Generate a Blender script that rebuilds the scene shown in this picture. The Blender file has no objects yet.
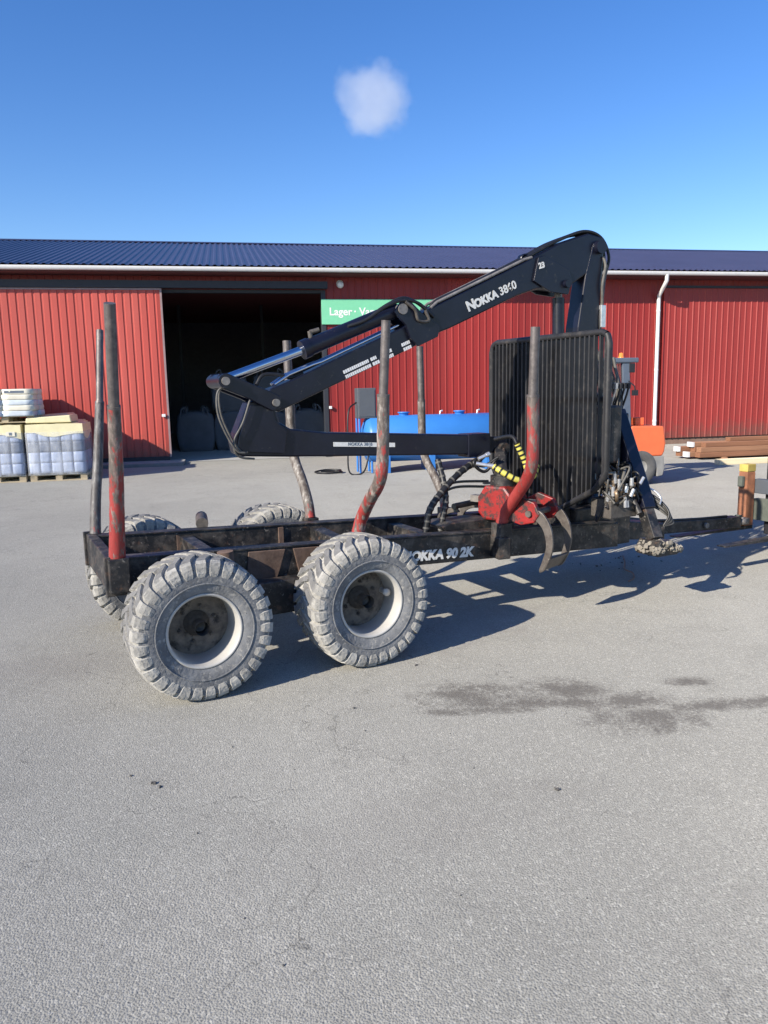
import bpy, bmesh, math, random
from mathutils import Vector, Matrix, Quaternion, noise
PI = math.pi
random.seed(7)
scene = bpy.context.scene
COL = scene.collection

# ------------------------------------------------------------------ camera
cam_d = bpy.data.cameras.new('camera')
cam_d.sensor_fit = 'HORIZONTAL'; cam_d.sensor_width = 36.0
cam_d.lens = 36.0 * 769.0 / 768.0
cam_d.clip_start = 0.05; cam_d.clip_end = 3000
cam = bpy.data.objects.new('camera', cam_d); COL.objects.link(cam)
_r = Vector((0.99979333, -0.00322662, -0.02007216)); _u = Vector((0.02032985, 0.15868078, 0.98712061)); _f = Vector((0, 0.98732467, -0.15871358))
cam.matrix_world = Matrix(((_r.x, _u.x, -_f.x, 0), (_r.y, _u.y, -_f.y, 0), (_r.z, _u.z, -_f.z, 1.904), (0, 0, 0, 1)))
scene.camera = cam

# ------------------------------------------------------------------ light
SUN_EL = math.radians(28.0); HEAD = math.radians(42.6)      # heading of the shadows, from +X
world = bpy.data.worlds.new('World'); scene.world = world; world.use_nodes = True
wn = world.node_tree.nodes; wl = world.node_tree.links
sky = wn.new('ShaderNodeTexSky'); sky.sky_type = 'NISHITA'; sky.sun_disc = False
sky.sun_elevation = SUN_EL; sky.sun_rotation = math.atan2(-math.cos(HEAD), -math.sin(HEAD)) % (2 * PI)
sky.altitude = 0; sky.air_density = 1.0; sky.dust_density = 0.25; sky.ozone_density = 3.0
hs = wn.new('ShaderNodeHueSaturation'); hs.inputs['Hue'].default_value = 0.513; hs.inputs['Saturation'].default_value = 1.28; hs.inputs['Value'].default_value = 1.15
wl.new(sky.outputs[0], hs.inputs['Color']); wl.new(hs.outputs[0], wn['Background'].inputs[0]); wn['Background'].inputs[1].default_value = 0.095
sun_d = bpy.data.lights.new('sun', 'SUN'); sun_d.energy = 4.2; sun_d.angle = math.radians(0.5); sun_d.color = (1.0, 0.915, 0.79)
sun = bpy.data.objects.new('sun', sun_d); COL.objects.link(sun)
sdir = Vector((math.cos(HEAD) * math.cos(SUN_EL), math.sin(HEAD) * math.cos(SUN_EL), -math.sin(SUN_EL)))
sun.rotation_euler = sdir.to_track_quat('-Z', 'Y').to_euler(); sun.location = (-20, -20, 20)
vs = scene.view_settings
vs.view_transform = 'Standard'; vs.look = 'None'; vs.gamma = 1.0; vs.use_curve_mapping = False; vs.exposure = 0.8
scene.cycles.use_denoising = True
scene.cycles.volume_bounces = 2; scene.cycles.max_bounces = 8; scene.cycles.transparent_max_bounces = 8
scene.cycles.volume_step_rate = 2.0

# ------------------------------------------------------------------ materials
def mat(name, col, rough=0.6, metal=0.0, var=0.12, scale=6.0, bump=0.0, bscale=40.0, dust=None, spec=0.5, detail=4.0, coat=0.0, tscale=(1, 1, 1)):
    """principled material with noise variation, optional dust/wear layer (colour, threshold, softness, scale) and bump"""
    m = bpy.data.materials.new(name); m.use_nodes = True
    nt = m.node_tree; N = nt.nodes; Lk = nt.links; b = N['Principled BSDF']
    b.inputs['Roughness'].default_value = rough; b.inputs['Metallic'].default_value = metal
    b.inputs['Specular IOR Level'].default_value = spec; b.inputs['Coat Weight'].default_value = coat
    if rough >= 0.7: b.inputs['Diffuse Roughness'].default_value = 0.9
    tc = N.new('ShaderNodeTexCoord'); mp = N.new('ShaderNodeMapping'); mp.inputs['Scale'].default_value = tscale
    Lk.new(tc.outputs['Object'], mp.inputs[0]); crd = mp.outputs[0]
    nz = N.new('ShaderNodeTexNoise'); nz.inputs['Scale'].default_value = scale; nz.inputs['Detail'].default_value = detail; nz.inputs['Roughness'].default_value = 0.65
    Lk.new(crd, nz.inputs['Vector'])
    rp = N.new('ShaderNodeValToRGB'); e = rp.color_ramp.elements
    e[0].position = 0.3; e[1].position = 0.7
    e[0].color = [max(0, c * (1 - var)) for c in col[:3]] + [1]; e[1].color = [min(1, c * (1 + var)) for c in col[:3]] + [1]
    Lk.new(nz.outputs[0], rp.inputs[0]); out = rp.outputs[0]
    if dust:
        layers = dust if isinstance(dust, list) else [dust]
        for dc, thr, soft, dsc in layers:
            n2 = N.new('ShaderNodeTexNoise'); n2.inputs['Scale'].default_value = dsc; n2.inputs['Detail'].default_value = 6; n2.inputs['Roughness'].default_value = 0.7
            Lk.new(crd, n2.inputs['Vector'])
            mr = N.new('ShaderNodeMapRange'); mr.inputs[1].default_value = thr; mr.inputs[2].default_value = thr + soft
            Lk.new(n2.outputs[0], mr.inputs[0])
            mx = N.new('ShaderNodeMix'); mx.data_type = 'RGBA'; mx.inputs[7].default_value = (*dc, 1)
            Lk.new(mr.outputs[0], mx.inputs[0]); Lk.new(out, mx.inputs[6]); out = mx.outputs[2]
    Lk.new(out, b.inputs['Base Color'])
    if bump > 0:
        n3 = N.new('ShaderNodeTexNoise'); n3.inputs['Scale'].default_value = bscale; n3.inputs['Detail'].default_value = 5
        Lk.new(crd, n3.inputs['Vector'])
        bp = N.new('ShaderNodeBump'); bp.inputs['Strength'].default_value = bump; bp.inputs['Distance'].default_value = 0.01
        Lk.new(n3.outputs[0], bp.inputs['Height']); Lk.new(bp.outputs[0], b.inputs['Normal'])
    return m

def mat_stake(name, red_top, spread, steel=(0.13, 0.11, 0.095), bare=(0.36, 0.33, 0.30)):
    """red paint left near the foot of the stake, rubbed to bare grey and rust above"""
    m = bpy.data.materials.new(name); m.use_nodes = True
    nt = m.node_tree; N = nt.nodes; Lk = nt.links; b = N['Principled BSDF']
    b.inputs['Roughness'].default_value = 0.55
    tc = N.new('ShaderNodeTexCoord'); sp = N.new('ShaderNodeSeparateXYZ'); Lk.new(tc.outputs['Object'], sp.inputs[0])
    mp = N.new('ShaderNodeMapping'); mp.inputs['Scale'].default_value = (1, 1, 0.35); Lk.new(tc.outputs['Object'], mp.inputs[0])
    def nz(s, d=5):
        n = N.new('ShaderNodeTexNoise'); n.inputs['Scale'].default_value = s; n.inputs['Detail'].default_value = d; n.inputs['Roughness'].default_value = 0.7
        Lk.new(mp.outputs[0], n.inputs['Vector']); return n.outputs[0]
    r1 = N.new('ShaderNodeValToRGB'); e = r1.color_ramp.elements
    e[0].position = 0.30; e[0].color = (0.05, 0.035, 0.03, 1); e[1].position = 0.72; e[1].color = (*bare, 1)
    x = r1.color_ramp.elements.new(0.5); x.color = (*steel, 1)
    Lk.new(nz(26, 7), r1.inputs[0])
    r2 = N.new('ShaderNodeValToRGB'); e = r2.color_ramp.elements
    e[0].position = 0.3; e[0].color = (0.20, 0.014, 0.013, 1); e[1].position = 0.75; e[1].color = (0.37, 0.055, 0.048, 1)
    Lk.new(nz(10), r2.inputs[0])
    # paint factor: (red_top - z)/spread + noise
    a = N.new('ShaderNodeMath'); a.operation = 'SUBTRACT'; a.inputs[0].default_value = red_top; Lk.new(sp.outputs['Z'], a.inputs[1])
    d = N.new('ShaderNodeMath'); d.operation = 'DIVIDE'; Lk.new(a.outputs[0], d.inputs[0]); d.inputs[1].default_value = spread
    n_ = N.new('ShaderNodeMath'); n_.operation = 'MULTIPLY_ADD'; Lk.new(nz(20, 8), n_.inputs[0]); n_.inputs[1].default_value = 13.0; n_.inputs[2].default_value = -6.7
    s = N.new('ShaderNodeMath'); s.operation = 'ADD'; s.use_clamp = True; Lk.new(d.outputs[0], s.inputs[0]); Lk.new(n_.outputs[0], s.inputs[1])
    mx = N.new('ShaderNodeMix'); mx.data_type = 'RGBA'; Lk.new(s.outputs[0], mx.inputs[0]); Lk.new(r1.outputs[0], mx.inputs[6]); Lk.new(r2.outputs[0], mx.inputs[7])
    Lk.new(mx.outputs[2], b.inputs['Base Color'])
    bp = N.new('ShaderNodeBump'); bp.inputs['Strength'].default_value = 0.35; bp.inputs['Distance'].default_value = 0.008
    Lk.new(nz(30), bp.inputs['Height']); Lk.new(bp.outputs[0], b.inputs['Normal'])
    return m

def mat_ground():
    m = bpy.data.materials.new('worn_asphalt'); m.use_nodes = True
    nt = m.node_tree; N = nt.nodes; Lk = nt.links; b = N['Principled BSDF']
    b.inputs['Roughness'].default_value = 0.85; b.inputs['Specular IOR Level'].default_value = 0.3
    if 'Diffuse Roughness' in b.inputs: b.inputs['Diffuse Roughness'].default_value = 0.55
    tc = N.new('ShaderNodeTexCoord'); P = tc.outputs['Object']
    def nz(s, d=4, r=0.6, vec=P):
        n = N.new('ShaderNodeTexNoise'); n.noise_dimensions = '2D'; n.inputs['Scale'].default_value = s; n.inputs['Detail'].default_value = d; n.inputs['Roughness'].default_value = r
        Lk.new(vec, n.inputs['Vector']); return n.outputs[0]
    def mth(op, a, bb=None, c=None, clamp=False):
        n = N.new('ShaderNodeMath'); n.operation = op; n.use_clamp = clamp
        for i, v in enumerate((a, bb, c)):
            if v is None: continue
            if isinstance(v, (int, float)): n.inputs[i].default_value = v
            else: Lk.new(v, n.inputs[i])
        return n.outputs[0]
    def mixc(f, a, bb, mode='MIX'):
        n = N.new('ShaderNodeMix'); n.data_type = 'RGBA'; n.blend_type = mode
        for i, v in ((0, f), (6, a), (7, bb)):
            if isinstance(v, tuple): n.inputs[i].default_value = v
            elif isinstance(v, (int, float)): n.inputs[i].default_value = v
            else: Lk.new(v, n.inputs[i])
        return n.outputs[2]
    def rng(v, a, bb, c=0.0, d=1.0):
        n = N.new('ShaderNodeMapRange'); n.inputs[1].default_value = a; n.inputs[2].default_value = bb; n.inputs[3].default_value = c; n.inputs[4].default_value = d
        Lk.new(v, n.inputs[0]); return n.outputs[0]
    base = mixc(rng(nz(0.35, 5), 0.35, 0.65), (0.333, 0.325, 0.288, 1), (0.396, 0.385, 0.340, 1))
    base = mixc(mth('MULTIPLY', rng(nz(2.2, 6, 0.7), 0.5, 0.75), 0.35), base, (0.25, 0.243, 0.215, 1))
    # aggregate: light stones and dark pits
    vo = N.new('ShaderNodeTexVoronoi'); vo.voronoi_dimensions = '2D'; vo.inputs['Scale'].default_value = 110; Lk.new(P, vo.inputs['Vector'])
    sep = N.new('ShaderNodeSeparateColor'); Lk.new(vo.outputs['Color'], sep.inputs[0])
    base = mixc(mth('MULTIPLY', rng(sep.outputs[0], 0.0, 1.0), 0.42), base, (0.17, 0.165, 0.145, 1))
    base = mixc(rng(sep.outputs[1], 0.90, 0.94, 0, 0.55), base, (0.50, 0.485, 0.43, 1))
    pit = rng(nz(140, 2), 0.58, 0.66)
    base = mixc(mth('MULTIPLY', pit, 0.62), base, (0.10, 0.098, 0.09, 1))
    # cracks: warped voronoi edges, only in places
    wv = N.new('ShaderNodeVectorMath'); wv.operation = 'MULTIPLY_ADD'
    n4 = N.new('ShaderNodeTexNoise'); n4.noise_dimensions = '2D'; n4.inputs['Scale'].default_value = 1.6; n4.inputs['Detail'].default_value = 6; Lk.new(P, n4.inputs['Vector'])
    Lk.new(n4.outputs['Color'], wv.inputs[0]); wv.inputs[1].default_value = (1.1, 1.1, 0); Lk.new(P, wv.inputs[2])
    cm = nz(1.1, 3)
    def crack(scale, wid, thr):
        v = N.new('ShaderNodeTexVoronoi'); v.voronoi_dimensions = '2D'; v.feature = 'DISTANCE_TO_EDGE'; v.inputs['Scale'].default_value = scale; Lk.new(wv.outputs[0], v.inputs['Vector'])
        return mth('MULTIPLY', rng(v.outputs[0], 0.0, wid, 1, 0), rng(cm, thr, thr + 0.08))
    ck = mth('MAXIMUM', crack(0.75, 0.0050, 0.45), crack(2.4, 0.0085, 0.54))
    base = mixc(mth('MULTIPLY', ck, 0.62), base, (0.09, 0.087, 0.078, 1))
    # oil stains and a damp drip trail, in world metres
    spx = N.new('ShaderNodeSeparateXYZ'); Lk.new(P, spx.inputs[0])
    def ell(cx, cy, rx, ry, rot=0.0):
        dx = mth('SUBTRACT', spx.outputs[0], cx); dy = mth('SUBTRACT', spx.outputs[1], cy)
        c, s = math.cos(rot), math.sin(rot)
        u = mth('DIVIDE', mth('ADD', mth('MULTIPLY', dx, c), mth('MULTIPLY', dy, s)), rx)
        v = mth('DIVIDE', mth('SUBTRACT', mth('MULTIPLY', dy, c), mth('MULTIPLY', dx, s)), ry)
        return mth('SUBTRACT', 1.0, mth('SQRT', mth('ADD', mth('MULTIPLY', u, u), mth('MULTIPLY', v, v))))
    st = None
    for a in ((0.50, 4.55, 0.36, 0.26), (1.13, 4.60, 0.34, 0.24), (1.42, 4.42, 0.40, 0.16, 0.1), (1.50, 4.18, 0.42, 0.22, 0.15), (2.05, 4.36, 0.62, 0.10, 0.17), (1.95, 4.72, 0.20, 0.08), (0.55, 4.33, 0.40, 0.07, 0.05), (1.0, 4.42, 0.9, 0.10)):
        x = ell(*a); st = x if st is None else mth('MAXIMUM', st, x)
    nn = nz(5.5, 6, 0.72); nf = nz(38, 4, 0.7)
    f = mth('ADD', mth('MULTIPLY', st, 0.55), mth('ADD', mth('MULTIPLY', nn, 1.6), mth('MULTIPLY', nf, 1.25)))
    f = rng(f, 1.30, 1.90, 0, 0.68)
    f = mth('MULTIPLY', f, rng(st, -0.25, 0.12))
    base = mixc(f, base, (0.075, 0.066, 0.058, 1))
    n3 = nz(3, 5, 0.7)
    for a, k in (((0.25, 6.0, 1.6, 0.8, 0.5), 0.30), ((-2.4, 5.2, 1.2, 0.5, 0.3), 0.22), ((0.1, 3.1, 1.3, 0.4, 0.3), 0.15), ((4.2, 9.0, 2.0, 1.0), 0.2)):
        x = rng(mth('ADD', ell(*a), mth('MULTIPLY', mth('SUBTRACT', n3, 0.5), 2.0)), 0.1, 0.7, 0, k)
        base = mixc(x, base, (0.19, 0.175, 0.16, 1))
    Lk.new(base, b.inputs['Base Color'])
    vb_ = N.new('ShaderNodeTexVoronoi'); vb_.voronoi_dimensions = '2D'; vb_.inputs['Scale'].default_value = 112; vb_.inputs['Randomness'].default_value = 1.0; Lk.new(P, vb_.inputs['Vector'])
    h = mth('ADD', mth('MULTIPLY', nz(130, 3, 0.65), 1.0), mth('MULTIPLY', nz(24, 3), 0.8))
    h = mth('SUBTRACT', h, mth('MULTIPLY', vb_.outputs['Distance'], 1.1))
    bp = N.new('ShaderNodeBump'); bp.inputs['Strength'].default_value = 0.40; bp.inputs['Distance'].default_value = 0.008
    Lk.new(h, bp.inputs['Height']); Lk.new(bp.outputs[0], b.inputs['Normal'])
    return m

def mat_cloud():
    m = bpy.data.materials.new('cloud_vapour'); m.use_nodes = True
    nt = m.node_tree; N = nt.nodes; Lk = nt.links
    for n in list(N):
        if n.type == 'BSDF_PRINCIPLED': N.remove(n)
    v = N.new('ShaderNodeVolumePrincipled'); v.inputs['Color'].default_value = (1, 1, 1, 1); v.inputs['Anisotropy'].default_value = 0.1
    tc = N.new('ShaderNodeTexCoord')
    ln = N.new('ShaderNodeVectorMath'); ln.operation = 'LENGTH'; Lk.new(tc.outputs['Object'], ln.inputs[0])
    nz = N.new('ShaderNodeTexNoise'); nz.inputs['Scale'].default_value = 1.9; nz.inputs['Detail'].default_value = 7; nz.inputs['Roughness'].default_value = 0.55
    Lk.new(tc.outputs['Object'], nz.inputs['Vector'])
    a = N.new('ShaderNodeMath'); a.operation = 'MULTIPLY_ADD'; Lk.new(nz.outputs[0], a.inputs[0]); a.inputs[1].default_value = 1.05; a.inputs[2].default_value = 0.34
    s = N.new('ShaderNodeMath'); s.operation = 'SUBTRACT'; Lk.new(a.outputs[0], s.inputs[0]); Lk.new(ln.outputs['Value'], s.inputs[1])
    mr = N.new('ShaderNodeMapRange'); mr.inputs[1].default_value = 0.0; mr.inputs[2].default_value = 0.22; mr.inputs[3].default_value = 0.0; mr.inputs[4].default_value = 0.019
    Lk.new(s.outputs[0], mr.inputs[0]); Lk.new(mr.outputs[0], v.inputs['Density'])
    Lk.new(v.outputs[0], N['Material Output'].inputs['Volume'])
    return m

def mat_film():
    m = bpy.data.materials.new('stretch_film'); m.use_nodes = True
    nt = m.node_tree; N = nt.nodes; Lk = nt.links; b = N['Principled BSDF']
    b.inputs['Base Color'].default_value = (0.82, 0.86, 0.92, 1); b.inputs['Roughness'].default_value = 0.25
    tc = N.new('ShaderNodeTexCoord'); n = N.new('ShaderNodeTexNoise'); n.inputs['Scale'].default_value = 7; n.inputs['Detail'].default_value = 4
    mp = N.new('ShaderNodeMapping'); mp.inputs['Scale'].default_value = (1, 1, 0.3); Lk.new(tc.outputs['Object'], mp.inputs[0]); Lk.new(mp.outputs[0], n.inputs['Vector'])
    r = N.new('ShaderNodeMapRange'); r.inputs[1].default_value = 0.3; r.inputs[2].default_value = 0.7; r.inputs[3].default_value = 0.10; r.inputs[4].default_value = 0.38
    Lk.new(n.outputs[0], r.inputs[0]); Lk.new(r.outputs[0], b.inputs['Alpha'])
    bp = N.new('ShaderNodeBump'); bp.inputs['Strength'].default_value = 0.5; bp.inputs['Distance'].default_value = 0.02; Lk.new(n.outputs[0], bp.inputs['Height']); Lk.new(bp.outputs[0], b.inputs['Normal'])
    return m

M = {}
M['ground'] = mat_ground()
M['red'] = mat('red_wall_sheet', (0.285, 0.022, 0.019), 0.5, var=0.10, scale=0.8, dust=[((0.33, 0.045, 0.038), 0.5, 0.5, 1.7), ((0.20, 0.045, 0.035), 0.60, 0.2, 5.0)], tscale=(1, 1, 0.12))
M['red_door'] = mat('red_door_sheet', (0.45, 0.072, 0.055), 0.5, var=0.07, scale=0.7, dust=[((0.5, 0.12, 0.095), 0.5, 0.5, 1.3), ((0.33, 0.07, 0.055), 0.60, 0.2, 5.0)], tscale=(1, 1, 0.12))
M['red_right'] = mat('red_right_door_sheet', (0.33, 0.036, 0.030), 0.5, var=0.08, scale=0.7, dust=((0.37, 0.06, 0.048), 0.5, 0.5, 1.3), tscale=(1, 1, 0.25))
M['trim'] = mat('grey_pink_trim', (0.28, 0.20, 0.20), 0.55)
M['roof'] = mat('blue_roof_sheet', (0.048, 0.045, 0.083), 0.34, var=0.12, scale=0.6, spec=0.5)
M['white'] = mat('white_gutter_paint', (0.72, 0.72, 0.71), 0.45, var=0.05)
M['plinth'] = mat('brown_plinth', (0.20, 0.13, 0.10), 0.85, var=0.2, scale=3)
M['rail'] = mat('dark_door_rail', (0.026, 0.029, 0.038), 0.6)
M['soffit'] = mat('maroon_soffit', (0.12, 0.035, 0.035), 0.7)
M['inside'] = mat('warehouse_lining', (0.28, 0.28, 0.31), 0.9)
M['inside_floor'] = mat('warehouse_floor', (0.30, 0.295, 0.28), 0.85)
M['bag'] = mat('big_bag_cloth', (0.17, 0.185, 0.21), 0.85, scale=3, bump=0.4, bscale=6)
M['green'] = mat('green_sign_face', (0.20, 0.60, 0.36), 0.5, var=0.04)
M['letter'] = mat('white_lettering', (0.82, 0.82, 0.80), 0.5, var=0.04)
M['decal'] = mat('worn_white_decal', (0.78, 0.77, 0.72), 0.55, var=0.1, scale=40, dust=((0.10, 0.10, 0.10), 0.60, 0.08, 45))
M['navy'] = mat('dark_navy_crane_paint', (0.0065, 0.0075, 0.017), 0.33, var=0.3, scale=5, dust=[((0.020, 0.020, 0.026), 0.58, 0.4, 7), ((0.07, 0.066, 0.06), 0.66, 0.05, 38), ((0.045, 0.042, 0.04), 0.62, 0.08, 16)], bump=0.05, bscale=25)
M['black'] = mat('black_frame_paint', (0.014, 0.014, 0.015), 0.5, var=0.3, scale=6, dust=[((0.12, 0.105, 0.09), 0.46, 0.30, 9), ((0.10, 0.058, 0.04), 0.57, 0.10, 14), ((0.20, 0.18, 0.155), 0.60, 0.08, 30)], bump=0.15, bscale=30)
M['bar'] = mat('headboard_bar_paint', (0.020, 0.020, 0.022), 0.55, var=0.3, scale=6, dust=((0.085, 0.075, 0.065), 0.53, 0.3, 11))
M['rust'] = mat('rusty_dusty_steel', (0.12, 0.078, 0.058), 0.85, var=0.3, scale=9, dust=((0.21, 0.16, 0.125), 0.52, 0.3, 6), bump=0.3)
M['steel'] = mat('worn_steel', (0.24, 0.22, 0.20), 0.5, metal=0.35, var=0.3, scale=12, dust=((0.06, 0.045, 0.04), 0.56, 0.2, 16), bump=0.2)
M['claw'] = mat('claw_steel', (0.125, 0.108, 0.094), 0.5, metal=0.4, var=0.35, scale=10, dust=((0.06, 0.045, 0.04), 0.52, 0.25, 12), bump=0.2)
M['chrome'] = mat('chrome_rod', (0.62, 0.66, 0.74), 0.16, metal=1.0, var=0.05)
M['rubber_hose'] = mat('hose_rubber', (0.012, 0.012, 0.013), 0.45, var=0.3, scale=20, dust=((0.05, 0.046, 0.04), 0.6, 0.2, 18))
M['hose_grey'] = mat('dusty_hose', (0.10, 0.095, 0.085), 0.6, var=0.3, scale=20)
M['brass'] = mat('brass_fitting', (0.42, 0.30, 0.19), 0.4, metal=0.6, var=0.3, scale=20)
M['zinc'] = mat('zinc_fitting', (0.66, 0.66, 0.66), 0.3, metal=0.7, var=0.15, scale=20)
M['yellow'] = mat('yellow_hose_guard', (0.56, 0.50, 0.10), 0.5, var=0.12, scale=20)
M['redpaint'] = mat('grapple_red_paint', (0.27, 0.016, 0.015), 0.45, var=0.2, scale=8, dust=[((0.05, 0.028, 0.026), 0.48, 0.08, 12), ((0.50, 0.10, 0.09), 0.6, 0.2, 5)], bump=0.15)
M['tread'] = mat('rubbed_tread', (0.165, 0.162, 0.157), 0.8, var=0.3, scale=14, dust=((0.22, 0.21, 0.20), 0.58, 0.15, 20), bump=0.3, bscale=60)
M['tyre'] = mat('dusty_tyre_rubber', (0.37, 0.357, 0.325), 0.9, var=0.3, scale=9, dust=[((0.19, 0.186, 0.176), 0.54, 0.14, 15), ((0.48, 0.462, 0.42), 0.55, 0.12, 26), ((0.13, 0.13, 0.128), 0.61, 0.06, 55)], bump=0.8, bscale=38)
M['sidewall'] = mat('scuffed_sidewall', (0.18, 0.185, 0.192), 0.72, var=0.3, scale=7, dust=[((0.105, 0.11, 0.118), 0.52, 0.15, 12), ((0.35, 0.34, 0.315), 0.54, 0.10, 24), ((0.06, 0.062, 0.068), 0.61, 0.05, 60)], bump=0.6, bscale=45)
M['rim'] = mat('white_rim_paint', (0.43, 0.42, 0.395), 0.45, var=0.08, scale=9, dust=((0.35, 0.31, 0.26), 0.66, 0.1, 15))
M['disc'] = mat('grimy_wheel_disc', (0.20, 0.168, 0.135), 0.7, var=0.4, scale=16, dust=((0.030, 0.027, 0.025), 0.52, 0.14, 12), bump=0.3)
M['hub'] = mat('greasy_hub', (0.085, 0.075, 0.065), 0.5, var=0.4, scale=25, bump=0.2)
M['stake_red'] = mat_stake('stake_red_paint', 1.85, 0.4, bare=(0.30, 0.17, 0.15))
M['stake_half'] = mat_stake('stake_half_worn', 1.30, 0.35, bare=(0.48, 0.43, 0.39))
M['stake_rear'] = mat_stake('stake_rear_worn', 1.62, 0.5, bare=(0.40, 0.27, 0.24))
M['stake_grey'] = mat_stake('stake_grey_worn', 0.86, 0.12, steel=(0.085, 0.08, 0.078), bare=(0.23, 0.22, 0.21))
M['stake_far'] = mat_stake('stake_far_worn', 0.84, 0.10, bare=(0.46, 0.44, 0.41))
M['stake_top'] = mat('stake_extension_steel', (0.12, 0.105, 0.10), 0.5, metal=0.3, var=0.35, scale=14, dust=((0.23, 0.20, 0.18), 0.55, 0.2, 12), bump=0.15)
M['orange'] = mat('orange_forklift_paint', (0.80, 0.165, 0.06), 0.45, var=0.05)
M['fl_grey'] = mat('forklift_grey', (0.10, 0.125, 0.165), 0.5, var=0.1)
M['fl_light'] = mat('forklift_light_grey', (0.27, 0.265, 0.25), 0.6, var=0.15)
M['fl_dark'] = mat('forklift_dark', (0.02, 0.02, 0.024), 0.5)
M['fl_tyre'] = mat('forklift_tyre', (0.10, 0.10, 0.10), 0.85, var=0.2)
M['amber'] = mat('amber_lens', (0.85, 0.25, 0.05), 0.2)
M['glass'] = mat('grimy_cab_glass', (0.05, 0.055, 0.06), 0.1, spec=0.6)
_g = M['glass'].node_tree.nodes['Principled BSDF']; _g.inputs['Alpha'].default_value = 0.35
M['blue'] = mat('blue_tank_paint', (0.04, 0.20, 0.56), 0.4, var=0.05, scale=2)
M['cab_grey'] = mat('grey_cabinet_paint', (0.085, 0.095, 0.11), 0.55, var=0.05)
M['wood_brown'] = mat('brown_treated_timber', (0.215, 0.10, 0.055), 0.8, var=0.25, scale=5, tscale=(0.15, 3, 3), bump=0.2, bscale=20)
M['wood_brown2'] = mat('brown_timber_pale', (0.27, 0.14, 0.08), 0.8, var=0.25, scale=5, tscale=(0.15, 3, 3), bump=0.2, bscale=20)
M['wood_pale'] = mat('pale_new_timber', (0.66, 0.56, 0.38), 0.75, var=0.12, scale=5, tscale=(0.15, 3, 3))
M['pallet'] = mat('pallet_wood', (0.50, 0.42, 0.29), 0.85, var=0.2, scale=4)
M['hood'] = mat('cream_hood_film', (0.70, 0.64, 0.40), 0.35, var=0.08, scale=4, bump=0.5, bscale=5)
M['sack'] = mat('blue_grey_sack', (0.27, 0.33, 0.47), 0.5, var=0.15, scale=7, bump=0.4, bscale=7)
M['sack_dark'] = mat('slate_sack_band', (0.11, 0.135, 0.19), 0.5, var=0.2, scale=7, bump=0.4, bscale=7)
M['sack_white'] = mat('cream_white_sack', (0.68, 0.65, 0.54), 0.55, var=0.1, scale=5, bump=0.5, bscale=6)
M['sack_pale'] = mat('pale_blue_sack', (0.52, 0.58, 0.63), 0.55, var=0.1, scale=5, bump=0.5, bscale=6)
M['slate'] = mat('slate_print', (0.12, 0.15, 0.19), 0.6)
M['film'] = mat_film()
M['fork'] = mat('rusty_fork_steel', (0.30, 0.125, 0.065), 0.7, var=0.25, scale=10, dust=((0.14, 0.075, 0.05), 0.55, 0.2, 14), bump=0.2)
M['fork_yellow'] = mat('yellow_fork_paint', (0.55, 0.40, 0.10), 0.6, var=0.15, scale=12)
M['green_grey'] = mat('mossy_grey_paint', (0.10, 0.11, 0.09), 0.7, var=0.25, scale=9)
M['mud'] = mat('dry_mud', (0.25, 0.225, 0.185), 0.95, var=0.3, scale=25, bump=0.8, bscale=60)
M['stone'] = mat('grit', (0.09, 0.085, 0.08), 0.9, var=0.4, scale=30)
M['cord'] = mat('brown_cord', (0.25, 0.15, 0.11), 0.8)
M['lens'] = mat('lamp_globe', (0.75, 0.75, 0.74), 0.2, var=0.03)
M['cloud'] = mat_cloud()
def weather_sheet(m, width, dirt=(0.13, 0.075, 0.055)):
    """each sheet of cladding fades a little differently, and mud has splashed up its foot"""
    N = m.node_tree.nodes; Lk = m.node_tree.links; b = N['Principled BSDF']; src = b.inputs['Base Color'].links[0].from_socket
    tc = N.new('ShaderNodeTexCoord'); sp = N.new('ShaderNodeSeparateXYZ'); Lk.new(tc.outputs['Object'], sp.inputs[0])
    dv = N.new('ShaderNodeMath'); dv.operation = 'DIVIDE'; Lk.new(sp.outputs[0], dv.inputs[0]); dv.inputs[1].default_value = width
    fl = N.new('ShaderNodeMath'); fl.operation = 'FLOOR'; Lk.new(dv.outputs[0], fl.inputs[0])
    wn_ = N.new('ShaderNodeTexWhiteNoise'); wn_.noise_dimensions = '1D'; Lk.new(fl.outputs[0], wn_.inputs['W'])
    mr = N.new('ShaderNodeMapRange'); mr.inputs[3].default_value = 0.86; mr.inputs[4].default_value = 1.08; Lk.new(wn_.outputs['Value'], mr.inputs[0])
    mu = N.new('ShaderNodeMix'); mu.data_type = 'RGBA'; mu.blend_type = 'MULTIPLY'; mu.inputs[0].default_value = 1.0
    Lk.new(src, mu.inputs[6]); Lk.new(mr.outputs[0], mu.inputs[7])
    nz = N.new('ShaderNodeTexNoise'); nz.inputs['Scale'].default_value = 3.5; nz.inputs['Detail'].default_value = 6; nz.inputs['Roughness'].default_value = 0.75; Lk.new(tc.outputs['Object'], nz.inputs['Vector'])
    a = N.new('ShaderNodeMath'); a.operation = 'MULTIPLY_ADD'; Lk.new(nz.outputs[0], a.inputs[0]); a.inputs[1].default_value = -1.8; Lk.new(sp.outputs[2], a.inputs[2])
    f = N.new('ShaderNodeMapRange'); f.inputs[1].default_value = -0.75; f.inputs[2].default_value = -0.15; f.inputs[3].default_value = 0.65; f.inputs[4].default_value = 0.0; Lk.new(a.outputs[0], f.inputs[0])
    mx = N.new('ShaderNodeMix'); mx.data_type = 'RGBA'; mx.inputs[7].default_value = (*dirt, 1); Lk.new(f.outputs[0], mx.inputs[0]); Lk.new(mu.outputs[2], mx.inputs[6])
    Lk.new(mx.outputs[2], b.inputs['Base Color'])
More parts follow.
